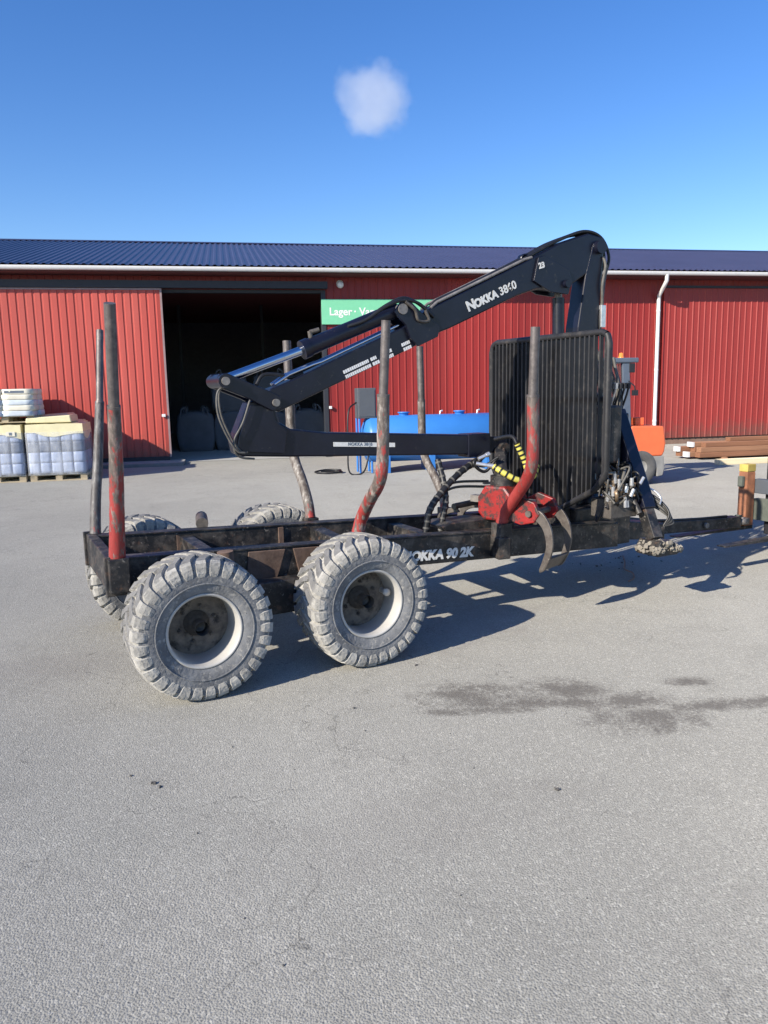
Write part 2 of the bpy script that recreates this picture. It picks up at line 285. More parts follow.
for k_ in ('red', 'red_door', 'red_right'): weather_sheet(M[k_], 1.0)

# ------------------------------------------------------------------ mesh helpers
class MB:
    """collects shapes, then links them as ONE mesh object"""
    def __init__(s): s.v = []; s.f = []; s.mi = []; s.sm = []; s.k = 0; s.smooth = False
    def add(s, vs, fs, smooth=None):
        o = len(s.v); s.v += [tuple(v) for v in vs]
        for f in fs: s.f.append([i + o for i in f]); s.mi.append(s.k); s.sm.append(s.smooth if smooth is None else smooth)
        return s
    def box(s, c, d, rot=None):
        R = rot.to_matrix() if isinstance(rot, Quaternion) else (rot if rot is not None else Matrix.Identity(3)); c = Vector(c)
        vs = [c + R @ Vector((x * d[0] / 2, y * d[1] / 2, z * d[2] / 2)) for x in (-1, 1) for y in (-1, 1) for z in (-1, 1)]
        return s.add(vs, [(0, 1, 3, 2), (4, 6, 7, 5), (0, 4, 5, 1), (2, 3, 7, 6), (0, 2, 6, 4), (1, 5, 7, 3)])
    def bb(s, x0, x1, y0, y1, z0, z1): return s.box(((x0 + x1) / 2, (y0 + y1) / 2, (z0 + z1) / 2), (abs(x1 - x0), abs(y1 - y0), abs(z1 - z0)))
    def beam(s, a, b, w, h, up=(0, 0, 1)):
        """box from a to b, w across, h along up"""
        a = Vector(a); b = Vector(b); d = b - a; x = d.normalized(); y = Vector(up).cross(x).normalized(); z = x.cross(y)
        R = Matrix((x, y, z)).transposed()
        return s.box((a + b) / 2, (d.length, w, h), R)
    def prism(s, poly, y0, y1):
        """polygon in XZ extruded along Y"""
        n = len(poly); area = sum(poly[i][0] * poly[(i + 1) % n][1] - poly[(i + 1) % n][0] * poly[i][1] for i in range(n))
        if area < 0: poly = poly[::-1]
        vs = [(x, y0, z) for x, z in poly] + [(x, y1, z) for x, z in poly]
        fs = [list(range(n)), list(range(2 * n - 1, n - 1, -1))] + [[(i + 1) % n, i, n + i, n + (i + 1) % n] for i in range(n)]
        return s.add(vs, fs)
    def tube(s, pts, r, seg=10, caps=True, curve=0):
        pts = [Vector(p) for p in pts]
        if curve: pts = catmull(pts, curve)
        n = len(pts); rad = r if isinstance(r, (list, tuple)) else None
        vs = []; prev = None
        for i, p in enumerate(pts):
            t = (pts[min(i + 1, n - 1)] - pts[max(i - 1, 0)]).normalized()
            if prev is None:
                a = Vector((0, 0, 1)) if abs(t.z) < 0.9 else Vector((1, 0, 0)); u = t.cross(a).normalized()
            else: u = (prev - t * prev.dot(t)).normalized()
            prev = u; w = t.cross(u)
            rr = r if rad is None else rad[min(len(rad) - 1, int(round(i * (len(rad) - 1) / max(1, n - 1))))]
            for k in range(seg):
                a = 2 * PI * k / seg; vs.append(p + u * (rr * math.cos(a)) + w * (rr * math.sin(a)))
        fs = [(i * seg + k, i * seg + (k + 1) % seg, (i + 1) * seg + (k + 1) % seg, (i + 1) * seg + k) for i in range(n - 1) for k in range(seg)]
        s.add(vs, fs, True)
        if caps:
            s.add(vs[:seg], [list(range(seg))[::-1]], False); s.add(vs[-seg:], [list(range(seg))], False)
        return s
    def cyl(s, a, b, r, seg=16): return s.tube([a, b], r, seg)
    def lathe(s, prof, seg=48, axis='Y', c=(0, 0, 0), smooth=True, closed=False):
        """profile of (axial, radius) spun round the axis"""
        c = Vector(c); n = len(prof); vs = []
        for k in range(seg):
            a = 2 * PI * k / seg; ca, sa = math.cos(a), math.sin(a)
            for y, r in prof:
                if axis == 'Y': vs.append(c + Vector((r * ca, y, r * sa)))
                elif axis == 'Z': vs.append(c + Vector((r * ca, -r * sa, y)))
                else: vs.append(c + Vector((y, -r * ca, r * sa)))
        m = n if closed else n - 1
        fs = [(k * n + i, k * n + (i + 1) % n, ((k + 1) % seg) * n + (i + 1) % n, ((k + 1) % seg) * n + i) for k in range(seg) for i in range(m)]
        return s.add(vs, fs, smooth)
    def build(s, name, mats, parent=None, bevel=0.0, loc=None, recalc=True):
        me = bpy.data.meshes.new(name); me.from_pydata(s.v, [], s.f)
        mats = mats if isinstance(mats, (list, tuple)) else [mats]
        for m in mats: me.materials.append(M[m] if isinstance(m, str) else m)
        me.polygons.foreach_set('material_index', s.mi); me.polygons.foreach_set('use_smooth', s.sm)
        if recalc:
            bm = bmesh.new(); bm.from_mesh(me); bmesh.ops.recalc_face_normals(bm, faces=bm.faces); bm.to_mesh(me); bm.free()
        o = bpy.data.objects.new(name, me); COL.objects.link(o)
        if parent: o.parent = parent
        if loc is not None: o.location = loc
        if bevel:
            b = o.modifiers.new('bevel', 'BEVEL'); b.width = bevel; b.segments = 2; b.limit_method = 'ANGLE'; b.angle_limit = math.radians(50); b.harden_normals = False
        return o

def catmull(p, n):
    q = [p[0] * 2 - p[1]] + p + [p[-1] * 2 - p[-2]]; out = []
    for i in range(1, len(q) - 2):
        for k in range(n):
            t = k / n; a, b, c, d = q[i - 1], q[i], q[i + 1], q[i + 2]
            out.append(0.5 * ((2 * b) + (c - a) * t + (2 * a - 5 * b + 4 * c - d) * t * t + (3 * b - a - 3 * c + d) * t ** 3))
    out.append(p[-1]); return out

def empty(name, loc=(0, 0, 0), rz=0.0, parent=None):
    o = bpy.data.objects.new(name, None); COL.objects.link(o); o.location = loc; o.rotation_euler = (0, 0, rz)
    o.empty_display_size = 0.2
    if parent: o.parent = parent
    return o
def tag(o, label=None, cat=None, group=None, kind=None):
    if label: o['label'] = label
    if cat: o['category'] = cat
    if group: o['group'] = group
    if kind: o['kind'] = kind
    return o
def copy_obj(o, parent=None, loc=None, rz=None):
    c = o.copy(); COL.objects.link(c); c.parent = parent
    if loc is not None: c.location = loc
    if rz is not None: c.rotation_euler = (0, 0, rz)
    return c
def copy_tree(o, parent=None, loc=None, rz=None):
    kids = list(o.children); c = copy_obj(o, parent, loc, rz)
    for k in kids: copy_tree(k, c)
    return c
def text(name, body, size, origin, xdir, ydir, material, parent, extrude=0.001, shear=0.0, offset=0.0, space=1.0):
    cu = bpy.data.curves.new(name, 'FONT'); cu.body = body; cu.size = size; cu.extrude = extrude; cu.shear = shear; cu.offset = offset; cu.space_character = space
    t = bpy.data.objects.new(name, cu); COL.objects.link(t); bpy.context.view_layer.update()
    me = bpy.data.meshes.new_from_object(t.evaluated_get(bpy.context.evaluated_depsgraph_get()))
    bpy.data.objects.remove(t); bpy.data.curves.remove(cu)
    x = Vector(xdir).normalized(); y = Vector(ydir); y = (y - x * y.dot(x)).normalized(); z = x.cross(y)
    me.transform(Matrix.Translation(Vector(origin)) @ Matrix((x, y, z)).transposed().to_4x4())
    me.materials.clear(); me.materials.append(M[material])
    o = bpy.data.objects.new(name, me); COL.objects.link(o); o.parent = parent
    return o

# ------------------------------------------------------------------ setting: ground and cloud
g = MB()
R_ = [0.0, 8, 20, 45, 110, 300, 900]
g.add([(-900, -300, 0), (900, -300, 0), (900, 1500, 0), (-900, 1500, 0)], [(0, 1, 2, 3)])
tag(g.build('ground', 'ground', recalc=False), 'flat worn grey asphalt yard with cracks and oil stains', 'ground', kind='structure')

def blob_mesh(name, seed, sub, amp, freq):
    bm = bmesh.new(); bmesh.ops.create_icosphere(bm, subdivisions=sub, radius=1.0)
    for v in bm.verts:
        n = noise.fractal(v.co * freq + Vector((seed, seed * 2, 0)), 0.8, 2.0, 4); v.co *= 1.0 + amp * n
    me = bpy.data.meshes.new(name); bm.to_mesh(me); bm.free()
    for p in me.polygons: p.use_smooth = True
    return me
def cloud(loc, sc, seed, label):
    me = blob_mesh('cloud', seed, 4, 0.12, 1.4); me.materials.append(M['cloud'])
    o = bpy.data.objects.new('cloud', me); COL.objects.link(o); o.location = loc; o.scale = sc; o.rotation_euler = (0, 0.3, seed)
    tag(o, label, 'cloud')
cloud((-0.8, 425, 148.6), (23, 24, 21.5), 2.1, 'small white puff of cloud alone in the blue sky')

# ------------------------------------------------------------------ warehouse (local frame: x along the wall, y into the building)
W = empty('warehouse', (0, 22.305, 0), 0.19473)
tag(W, 'long red corrugated warehouse with dark blue roof and open sliding door', 'building')
def corrugated(mb, x0, x1, z0, z1, y, pitch=0.2, depth=0.014, top=0.026, flank=0.012, sign=-1, off=0.0):
    """vertical trapezoidal sheet; ribs stand out by depth towards -y when sign is -1"""
    pts = []; x = x0
    while x < x1 - 1e-6:
        for dx, d in ((0, 0), (pitch - top - 2 * flank, 0), (pitch - top - flank, depth), (pitch - flank, depth)):
            xx = x + dx
            if xx <= x1: pts.append((xx, y + sign * d))
        x += pitch
    pts.append((x1, y))
    n = len(pts); vs = [(px, py, z0) for px, py in pts] + [(px, py, z1) for px, py in pts]
    mb.add(vs, [(i, i + 1, n + i + 1, n + i) for i in range(n - 1)])
XL, XR = -24.0, 34.0
OPL, OPR = -6.15, -1.66            # door opening
for nm, x0, x1 in (('wall', XL, OPL), ('wall', OPR, XR)):
    m = MB(); corrugated(m, x0, x1, 0.22, 4.97, 0.0); m.build(nm, 'red', W, recalc=False)
    m = MB(); m.bb(x0, x1, 0.012, 0.25, 0.0, 0.215); m.build('plinth', 'plinth', W)
m = MB(); corrugated(m, OPL, OPR, 4.62, 4.97, 0.0); m.build('wall', 'red', W, recalc=False)
# inside of the hall
m = MB(); m.bb(XL, OPL - 0.01, 0.03, 0.2, 0.22, 4.98); m.build('inner_lining', 'inside', W)
m = MB(); m.bb(OPR + 0.01, XR, 0.03, 0.2, 0.22, 4.98); m.build('inner_lining', 'inside', W)
m = MB(); m.bb(-16, 10, 15.5, 15.7, 0, 5.08); m.bb(-16.2, -16, 0.2, 15.7, 0, 5.08); m.bb(10, 10.2, 0.2, 15.7, 0, 5.08); m.build('inner_wall', 'inside', W)
m = MB(); m.bb(-16, 10, 0.03, 15.5, 0.004, 0.012); m.build('hall_floor', 'inside_floor', W)
for px in (-6.22, -1.60):
    m = MB(); m.bb(px - 0.06, px + 0.06, -0.045, 0.2, 0.0, 4.62); m.build('door_post', 'rail', W, bevel=0.006)
m = MB(); m.bb(OPL, OPR, -0.03, 0.2, 4.54, 4.62); m.build('door_lintel', 'rail', W)
# steel purlins / racks just visible in the dark
for i in range(4):
    m = MB(); m.bb(-9 + i * 3.0, -8.88 + i * 3.0, 8.0, 8.12, 0.0, 5.2); m.build('inner_column', 'rail', W)
# roof
def roof_sheet(x0, x1, ya, za, yb, zb, pitch=0.19, d=0.028):
    m = MB(); pts = []; n = int((x1 - x0) / pitch)
    nrm = Vector((0, -(zb - za), (yb - ya))).normalized()
    for i in range(n + 1):
        x = x0 + i * pitch
        for dx, dd in ((0, 0), (0.075, 0), (0.105, d), (0.160, d)): pts.append((x + dx, dd))
    k = len(pts)
    rows = [(ya, za), (yb, zb)]
    vs = [(px, y + nrm.y * dd, z + nrm.z * dd) for y, z in rows for px, dd in pts]
    m.add(vs, [(i, i + 1, k + i + 1, k + i) for i in range(k - 1)])
    return m
roof = roof_sheet(XL, XR, -0.66, 5.145, 8.0, 7.24).build('roof', 'roof', W, recalc=False)
m = roof_sheet(XL, XR, 16.6, 5.145, 8.0, 7.24); m.build('roof', 'roof', W, recalc=False)
m = MB(); m.prism([(0, 0)] * 0 or [(7.80, 7.23), (8.0, 7.30), (8.2, 7.23), (8.0, 7.275)], XL, XR)
m.v = [(y, x, z) for x, y, z in m.v]; m.build('ridge_cap', 'roof', roof)
m = MB(); m.bb(XL, XR, -0.60, 0.0, 4.975, 5.01); m.bb(XL, XR, 0.0, 16, 5.06, 5.10); m.build('soffit', 'soffit', W)
m = MB(); m.bb(XL, XR, -0.625, -0.605, 4.97, 5.13); m.build('fascia', 'soffit', W)
m = MB()      # half-round gutter
prof = [(-0.63 - 0.065 - 0.065 * math.cos(a), 5.105 - 0.105 * math.sin(a)) for a in [i * PI / 10 for i in range(11)]]
prof2 = [(-0.63 - 0.065 - 0.058 * math.cos(a), 5.105 - 0.097 * math.sin(a)) for a in [i * PI / 10 for i in range(11)]][::-1]
m.prism(prof + prof2, XL, XR); m.v = [(y, x, z) for x, y, z in m.v]
gut = m.build('gutter', 'white', W)
m = MB(); m.tube([(8.44, -0.69, 5.03), (8.44, -0.69, 4.86), (8.46, -0.50, 4.70), (8.54, -0.13, 4.50), (8.55, -0.10, 4.36), (8.55, -0.10, 0.60)], 0.058, 12)
dp = m.build('downpipe', 'white', W)
for z in (4.05, 2.3, 0.75):
    m = MB(); m.lathe([(z - 0.03, 0.064), (z + 0.03, 0.064)], 16, 'Z', (8.55, -0.10, 0)); m.bb(8.535, 8.565, -0.1, 0.0, z - 0.015, z + 0.015); m.build('pipe_clip', 'white', dp)
m = MB(); m.tube([(8.55, -0.11, 0.60), (8.52, -0.2, 0.50)], 0.055, 12); m.build('pipe_shoe', 'white', dp)
# left sliding door on its rail
def sliding_door(x0, x1, y, z0, z1, mname, handle=True):
    m = MB(); corrugated(m, x0, x1, z0, z1, y, pitch=0.2, depth=0.018, top=0.130, flank=0.016)
    d = m.build('sliding_door', mname, W, recalc=False)
    m = MB(); m.bb(x0, x1, y + 0.005, y + 0.06, z0, z1); m.build('door_leaf', mname, d)
    for a in ((x0 - 0.04, x0), (x1, x1 + 0.05)):
        m = MB(); m.bb(a[0], a[1], y - 0.035, y + 0.07, z0 - 0.02, z1 + 0.04); m.build('edge_trim', 'trim', d)
    m = MB(); m.bb(x0, x1, y - 0.034, y + 0.07, z1, z1 + 0.045); m.build('top_trim', 'trim', d)
    m = MB(); m.bb(x0, x1, y - 0.03, y + 0.07, z0 - 0.14, z0 - 0.002); m.build('bottom_rail', 'rail', d)
    if handle:
        m = MB(); m.bb(x1 - 0.14, x1 - 0.04, y - 0.09, y - 0.03, 1.26, 1.34); m.build('handle', 'white', d, bevel=0.01)
    return d
sliding_door(-13.5, -5.95, -0.20, 0.20, 4.58, 'red_door')
m = MB(); m.bb(-14, -1.5, -0.28, -0.08, 4.635, 4.82); m.build('door_rail', 'rail', W)
m = MB(); corrugated(m, 8.78, 17.0, 0.20, 4.72, -0.045, pitch=0.2, depth=0.014, top=0.03, flank=0.014); d2 = m.build('sliding_door', 'red_right', W, recalc=False)
m = MB(); m.bb(8.74, 8.78, -0.075, 0.0, 0.18, 4.72); m.build('edge_trim', 'red_right', d2)
m = MB(); m.bb(8.78, 17.2, -0.10, -0.03, 4.725, 4.79); m.build('door_rail', 'rail', d2)
m = MB(); m.bb(-1.53, -1.45, -0.10, -0.03, 1.36, 1.44); m.build('wall_socket', 'white', W, bevel=0.01)
# low concrete step in front of the closed leaf
m = MB(); m.bb(-13.5, -5.55, -1.05, -0.12, 0.0, 0.09); m.build('door_step', mat('step_concrete', (0.24, 0.235, 0.23), 0.85), W, bevel=0.012)
# green sign
m = MB(); m.bb(-1.66, 1.72, -0.075, -0.040, 3.69, 4.37); sg = m.build('sign_board', 'green', W, bevel=0.004)
for word, wx in (('Lager', -1.45), ('·', -0.76), ('Varuintag', -0.60)):
    text('sign_lettering', word, 0.29, (wx, -0.078, 3.94), (1, 0, 0), (0, 0, 1), 'letter', sg, offset=0.006, extrude=0.001)
# wall lamp
m = MB(); m.lathe([(0.0, 0.10), (-0.03, 0.10), (-0.035, 0.0)], 20, 'Y', (-1.12, -0.0, 4.79)); lp = m.build('wall_lamp', 'white', W)
m = MB(); m.smooth = True; m.lathe([(-0.035, 0.085), (-0.08, 0.10), (-0.13, 0.085), (-0.16, 0.05), (-0.17, 0.0)], 20, 'Y', (-1.12, 0.0, 4.76)); m.build('lamp_globe', 'lens', lp)

# ---- big bags standing in the dark hall
WM = Matrix.Translation((0, 22.305, 0)) @ Matrix.Rotation(0.19473, 4, 'Z')
def wpt(x, y, z=0.0): return WM @ Vector((x, y, z))
def big_bag(x, y, z, s, label):
    bm = bmesh.new(); bmesh.ops.create_cube(bm, size=1.0); bmesh.ops.subdivide_edges(bm, edges=bm.edges, cuts=5, use_grid_fill=True)
    for v in bm.verts:
        c = v.co; k = 1.0 + 0.16 * (1 - (2 * c.z) ** 2)
        r = Vector((c.x, c.y)); ln = max(abs(r.x), abs(r.y)); l2 = r.length
        if l2 > 1e-5: r = r * (0.55 + 0.45 * ln / l2)
        n = noise.noise(c * 4 + Vector((x, y, z))) * 0.03
        v.co = Vector((r.x * 1.0 * k + n, r.y * 1.0 * k + n, (c.z + 0.5) * 1.05 + (0.12 * (1 - (l2 / 0.6) ** 2) if c.z > 0.45 else 0)))
    me = bpy.data.meshes.new('big_bag'); bm.to_mesh(me); bm.free(); me.materials.append(M['bag'])
    for p in me.polygons: p.use_smooth = True
    o = bpy.data.objects.new('big_bag', me); COL.objects.link(o); o.location = wpt(x, y, z); o.scale = (s, s, s); o.rotation_euler = (0, 0, 0.19 + random.uniform(-0.1, 0.1))
    for dx in (-0.42, 0.42):
        for dy in (-0.42, 0.42):
            lo = MB(); lo.tube([(dx, dy, 0.95), (dx * 0.9, dy * 0.9, 1.22), (dx * 0.6, dy * 0.6, 1.28), (dx * 0.62, dy * 0.62, 0.98)], 0.02, 6, curve=4)
            lo.build('lifting_loop', 'bag', o)
    tag(o, label, 'bag', 'big bags inside the open hall')
for i, (x, y, z) in enumerate(((-5.4, 4.2, 0.012), (-4.2, 4.3, 0.012), (-2.95, 4.5, 0.012), (-1.7, 4.3, 0.012), (-4.25, 4.6, 1.22), (-2.9, 4.7, 1.22), (-5.5, 6.2, 0.012), (-1.6, 5.9, 0.012))):
    big_bag(x, y, z, 1.08, 'grey woven big bag in the dark hall, ' + ('floor level, nearest the sliding door', 'floor level, second from the sliding door', 'floor level, third from the sliding door', 'floor level, beside the right door post', 'upper left of two stacked', 'upper right of two stacked', 'at the back behind the leftmost bag', 'at the back behind the rightmost bag')[i])

# ---- wrapped pallets by the door
def make_pallet(root):
    p = MB()
    p.k = 0
    for yy in (-0.38, 0.0, 0.38):
        p.bb(-0.6, 0.6, yy - 0.05, yy + 0.05, 0.0, 0.022)
    pl = p.build('pallet', 'pallet', root)
    for xx in (-0.53, 0.0, 0.53):
        for yy in (-0.38, 0.0, 0.38):
            m = MB(); m.bb(xx - 0.07, xx + 0.07, yy - 0.05, yy + 0.05, 0.022, 0.10); m.build('block', 'pallet', pl)
        m = MB(); m.bb(xx - 0.07, xx + 0.07, -0.43, 0.43, 0.10, 0.122); m.build('stringer', 'pallet', pl)
    for k in range(5):
        yy = -0.36 + k * 0.18
        m = MB(); m.bb(-0.6, 0.6, yy - 0.06, yy + 0.06, 0.1225, 0.144); m.build('deck_board', 'pallet', pl)
    return pl
def pillow(mb, c, d, seed):
    """sagging sack: rounded box"""
    bm = bmesh.new(); bmesh.ops.create_cube(bm, size=1.0); bmesh.ops.subdivide_edges(bm, edges=bm.edges, cuts=3, use_grid_fill=True)
    for v in bm.verts:
        q = v.co * 2; e = 0.04
        v.co = Vector((q.x * (1 - e * (q.y ** 2 + q.z ** 2) / 2), q.y * (1 - e * (q.x ** 2 + q.z ** 2) / 2), q.z * (1 - e * (q.y ** 2 + q.x ** 2) / 2)))
        v.co += Vector((noise.noise(q + Vector((seed, 0, 0))), noise.noise(q + Vector((0, seed, 3))), noise.noise(q + Vector((5, 0, seed))))) * 0.035
    bm.verts.index_update()
    mb.add([(c[0] + v.co.x * d[0] / 2, c[1] + v.co.y * d[1] / 2, c[2] + v.co.z * d[2] / 2) for v in bm.verts], [[v.index for v in f.verts] for f in bm.faces], True)
    bm.free()
def wrapped_canisters(x, y, rz, label, lid=True, seed=1):
    t = empty('wrapped_pallet', wpt(x, y), 0.19473 + rz); tag(t, label, 'pallet', 'wrapped pallets by the sliding door')
    make_pallet(t)
    rnd = random.Random(seed)
    for r in range(4):
        for c in range(5):
            for yy, dy in ((-0.26, 0.5), (0.26, 0.5)):
                m = MB(); pillow(m, (-0.47 + c * 0.235, yy, 0.30 + r * 0.235), (0.226, dy, 0.236), rnd.random() * 20)
                m.build('sack', 'sack' if r in (0, 1, 3) else 'sack_dark', t)
    # cream hood with a ragged hem
    n = 24; hem = [1.00 + 0.10 * math.sin(i * 0.8 + seed) * math.sin(i * 0.33 + 1 + seed) + rnd.uniform(-0.02, 0.02) for i in range(n)]
    ring = []
    for i in range(n):
        k = i / n * 4; sgm = int(k); f = k - sgm
        cs = [(-0.605, -0.525), (0.605, -0.525), (0.605, 0.525), (-0.605, 0.525)]
        a = cs[sgm]; b = cs[(sgm + 1) % 4]; ring.append((a[0] + (b[0] - a[0]) * f, a[1] + (b[1] - a[1]) * f))
    vs = [(px, py, hem[i]) for i, (px, py) in enumerate(ring)] + [(px * 0.985, py * 0.985, 1.27 + rnd.uniform(-0.01, 0.01)) for px, py in ring] + [(px * 0.5, py * 0.5, 1.285 + rnd.uniform(-0.012, 0.012)) for px, py in ring] + [(0, 0, 1.29)]
    fs = [(i, (i + 1) % n, n + (i + 1) % n, n + i) for i in range(n)] + [(n + i, n + (i + 1) % n, 2 * n + (i + 1) % n, 2 * n + i) for i in range(n)] + [(2 * n + i, 2 * n + (i + 1) % n, 3 * n) for i in range(n)]
    m = MB(); m.add(vs, fs); m.build('hood', 'hood', t)
    m = MB(); vs = [(px * 1.008, py * 1.008, z) for z in (0.15, 0.45, 0.8, 1.1) for px, py in ring]
    m.add(vs, [(k * n + i, k * n + (i + 1) % n, (k + 1) * n + (i + 1) % n, (k + 1) * n + i) for k in range(3) for i in range(n)], True); m.build('film_wrap', 'film', t)
    if lid:
        m = MB(); m.prism([(-0.60, 1.30), (0.36, 1.30), (0.34, 1.46), (-0.25, 1.43), (-0.58, 1.41)], -0.45, 0.42); m.build('folded_cover', 'hood', t, bevel=0.02)
    return t
tp1 = wrapped_canisters(-8.13, -3.17, 0.0, 'film wrapped pallet of blue grey sacks nearest the red sliding door edge', True, 1)
t2 = wrapped_canisters(-9.42, -3.17, 0.0, 'film wrapped pallet of blue grey sacks carrying another pallet on top', False, 5)
m = MB(); m.bb(0.30, 0.48, -0.545, -0.535, 1.03, 1.13); m.build('paper_label', 'sack_white', t2)
m = MB(); m.bb(0.36, 0.42, -0.549, -0.546, 1.05, 1.11); m.build('label_print', 'slate', t2)
t3 = empty('sack_pallet', wpt(-9.15, -3.15, 1.32), 0.19473); tag(t3, 'pallet of cream sacks with a printed band on top of another pallet', 'pallet', 'wrapped pallets by the sliding door')
make_pallet(t3)
rnd = random.Random(9)
for r in range(5):
    for c in range(2):
        for yy in (-0.26, 0.26):
            m = MB(); pillow(m, (-0.31 + c * 0.62 + rnd.uniform(-0.02, 0.02), yy, 0.20 + r * 0.118), (0.63, 0.52, 0.122), rnd.random() * 30)
            s_ = m.build('sack', 'sack_pale' if r in (0, 2) else 'sack_white', t3)
            if r == 4 and yy < 0:
                q = MB(); q.bb(-0.56 + c * 0.62, -0.16 + c * 0.62, -0.521, -0.512, 0.645, 0.695); q.build('print_band', 'slate', s_)
# the rows behind, up to the door, whose shadow falls on it
for r_, row in enumerate(('second', 'third')):
    yy = -2.09 - r_ * -1.08
    c = copy_tree(tp1, None, wpt(-8.37 - 0.23 * r_, yy)); c['label'] = 'film wrapped pallet of blue grey sacks, right hand, in the %s row from the front' % row
    c = copy_tree(t2, None, wpt(-9.66 - 0.23 * r_, yy)); c['label'] = 'film wrapped pallet of blue grey sacks, left hand, in the %s row from the front' % row
    c = copy_tree(t3, None, wpt(-9.40 - 0.25 * r_, yy + 0.02, 1.32)); c['label'] = 'pallet of cream sacks stacked on top in the %s row from the front' % row

# ---- blue fuel tank with pump cabinet
T_ = empty('fuel_tank', wpt(0.25, -4.45), 0.19473); tag(T_, 'bright blue horizontal fuel tank on short feet by the red wall', 'tank')
m = MB(); m.lathe([(-1.62, 0.0), (-1.60, 0.28), (-1.52, 0.47), (-1.44, 0.53), (1.70, 0.53), (1.78, 0.47), (1.86, 0.28), (1.88, 0.0)], 40, 'X', (0, 0, 0.76)); m.build('shell', 'blue', T_)
for x in (-1.1, -0.05, 1.3):
    m = MB(); m.bb(x - 0.07, x + 0.07, -0.42, 0.42, 0.0, 0.42); m.build('foot', 'blue', T_, bevel=0.01)
for x in (-0.62, 0.72):
    m = MB(); m.lathe([(1.27, 0.11), (1.33, 0.11), (1.335, 0.14), (1.36, 0.14), (1.365, 0.0)], 16, 'Z', (x, 0, 0)); m.build('filler_cap', 'blue', T_)
for x in (-0.2, 0.25, 1.15):
    m = MB(); m.tube([(x, 0, 1.27), (x, 0, 1.35), (x + 0.06, 0, 1.37)], 0.022, 8); m.build('vent_pipe', 'zinc', T_)
m = MB(); m.bb(-1.72, -1.30, -0.22, 0.22, 1.24, 1.92); cbn = m.build('pump_cabinet', 'cab_grey', T_, bevel=0.015)
m = MB(); m.bb(-1.69, -1.33, -0.232, -0.222, 1.28, 1.88); m.build('cabinet_door', 'cab_grey', cbn, bevel=0.004)
for dx, dy in ((-1.69, -0.2), (-1.42, -0.2), (-1.69, 0.2), (-1.42, 0.2)):
    m = MB(); m.tube([(dx, dy, 0.0), (dx, dy, 1.24)], 0.025, 8); m.build('cabinet_leg', 'blue', T_)
m = MB(); m.tube([(-1.74, -0.1, 1.6), (-1.95, -0.3, 1.4), (-2.0, -0.4, 0.6), (-1.98, -0.45, 0.06), (-1.7, -0.5, 0.04), (-1.55, -0.35, 0.3), (-1.5, -0.25, 0.7)], 0.018, 8, curve=8); m.build('delivery_hose', 'rubber_hose', T_)
o_ = MB(); o_.tube([(0, 0, 0.03), (0.35, 0.05, 0.03), (0.5, -0.18, 0.03), (0.2, -0.35, 0.03), (-0.12, -0.15, 0.035), (0.1, 0.1, 0.06), (0.45, 0.0, 0.06), (0.42, -0.3, 0.06)], 0.02, 8, curve=8)
o_ = o_.build('coiled_hose', 'rubber_hose', None, loc=wpt(-2.3, -4.2)); tag(o_, 'black hose lying coiled on the ground left of the blue tank', 'hose')

# ---- timber stack by the right door
def timber(x0, x1, y, z0, w, h, mname, label, group=None, tilt=0.0, wrap=False):
    L = x1 - x0
    m = MB(); m.bb(-L / 2, L / 2, -w / 2, w / 2, 0, h)
    o = m.build('timber', mname, None, bevel=0.006); c = wpt((x0 + x1) / 2, y, z0); o.location = c; o.rotation_euler = (0, 0, 0.19473 + tilt)
    tag(o, label, 'timber', group)
    if wrap:
        q = MB(); q.bb(-L / 2 - 0.012, -L / 2 + 0.05, -w / 2 - 0.006, w / 2 + 0.006, -0.004, h + 0.006); q.build('end_wrap', 'white', o)
GR = 'brown timbers stacked by the right door'
for i, (x0, y, z, w, h, mn, wr) in enumerate(((7.0, -4.75, 0.06, 0.22, 0.12, 'wood_brown', 0), (6.85, -4.48, 0.06, 0.2, 0.12, 'wood_brown2', 1), (6.8, -4.22, 0.06, 0.2, 0.12, 'wood_brown', 0),
        (7.05, -4.72, 0.185, 0.2, 0.115, 'wood_brown2', 0), (7.05, -4.47, 0.185, 0.2, 0.115, 'wood_brown', 0), (6.75, -4.22, 0.185, 0.2, 0.115, 'wood_brown', 1),
        (7.2, -4.68, 0.305, 0.2, 0.11, 'wood_brown', 0), (7.0, -4.42, 0.305, 0.22, 0.11, 'wood_brown2', 1), (8.0, -4.5, 0.42, 0.2, 0.09, 'wood_brown', 0))):
    timber(x0, x0 + 5.6, y, z, w, h, mn, 'long brown timber beside the right door, ' + ('bottom layer, front', 'bottom layer, middle', 'bottom layer, back', 'second layer, front', 'second layer, middle', 'second layer, back', 'third layer, front', 'third layer, back', 'single one on top of the stack')[i], GR, 0.0, wr)
for x, e_ in ((7.6, 'left'), (11.6, 'right')):
    timber(x, x + 0.12, -4.48, 0.0, 0.9, 0.058, 'wood_brown2', 'short brown bearer under the %s end of the timber stack' % e_, 'bearers under the timber stack')
timber(6.72, 10.6, -5.95, 0.0, 0.2, 0.125, 'wood_pale', 'pale new timber lying in front of the brown stack', None, 0.0)

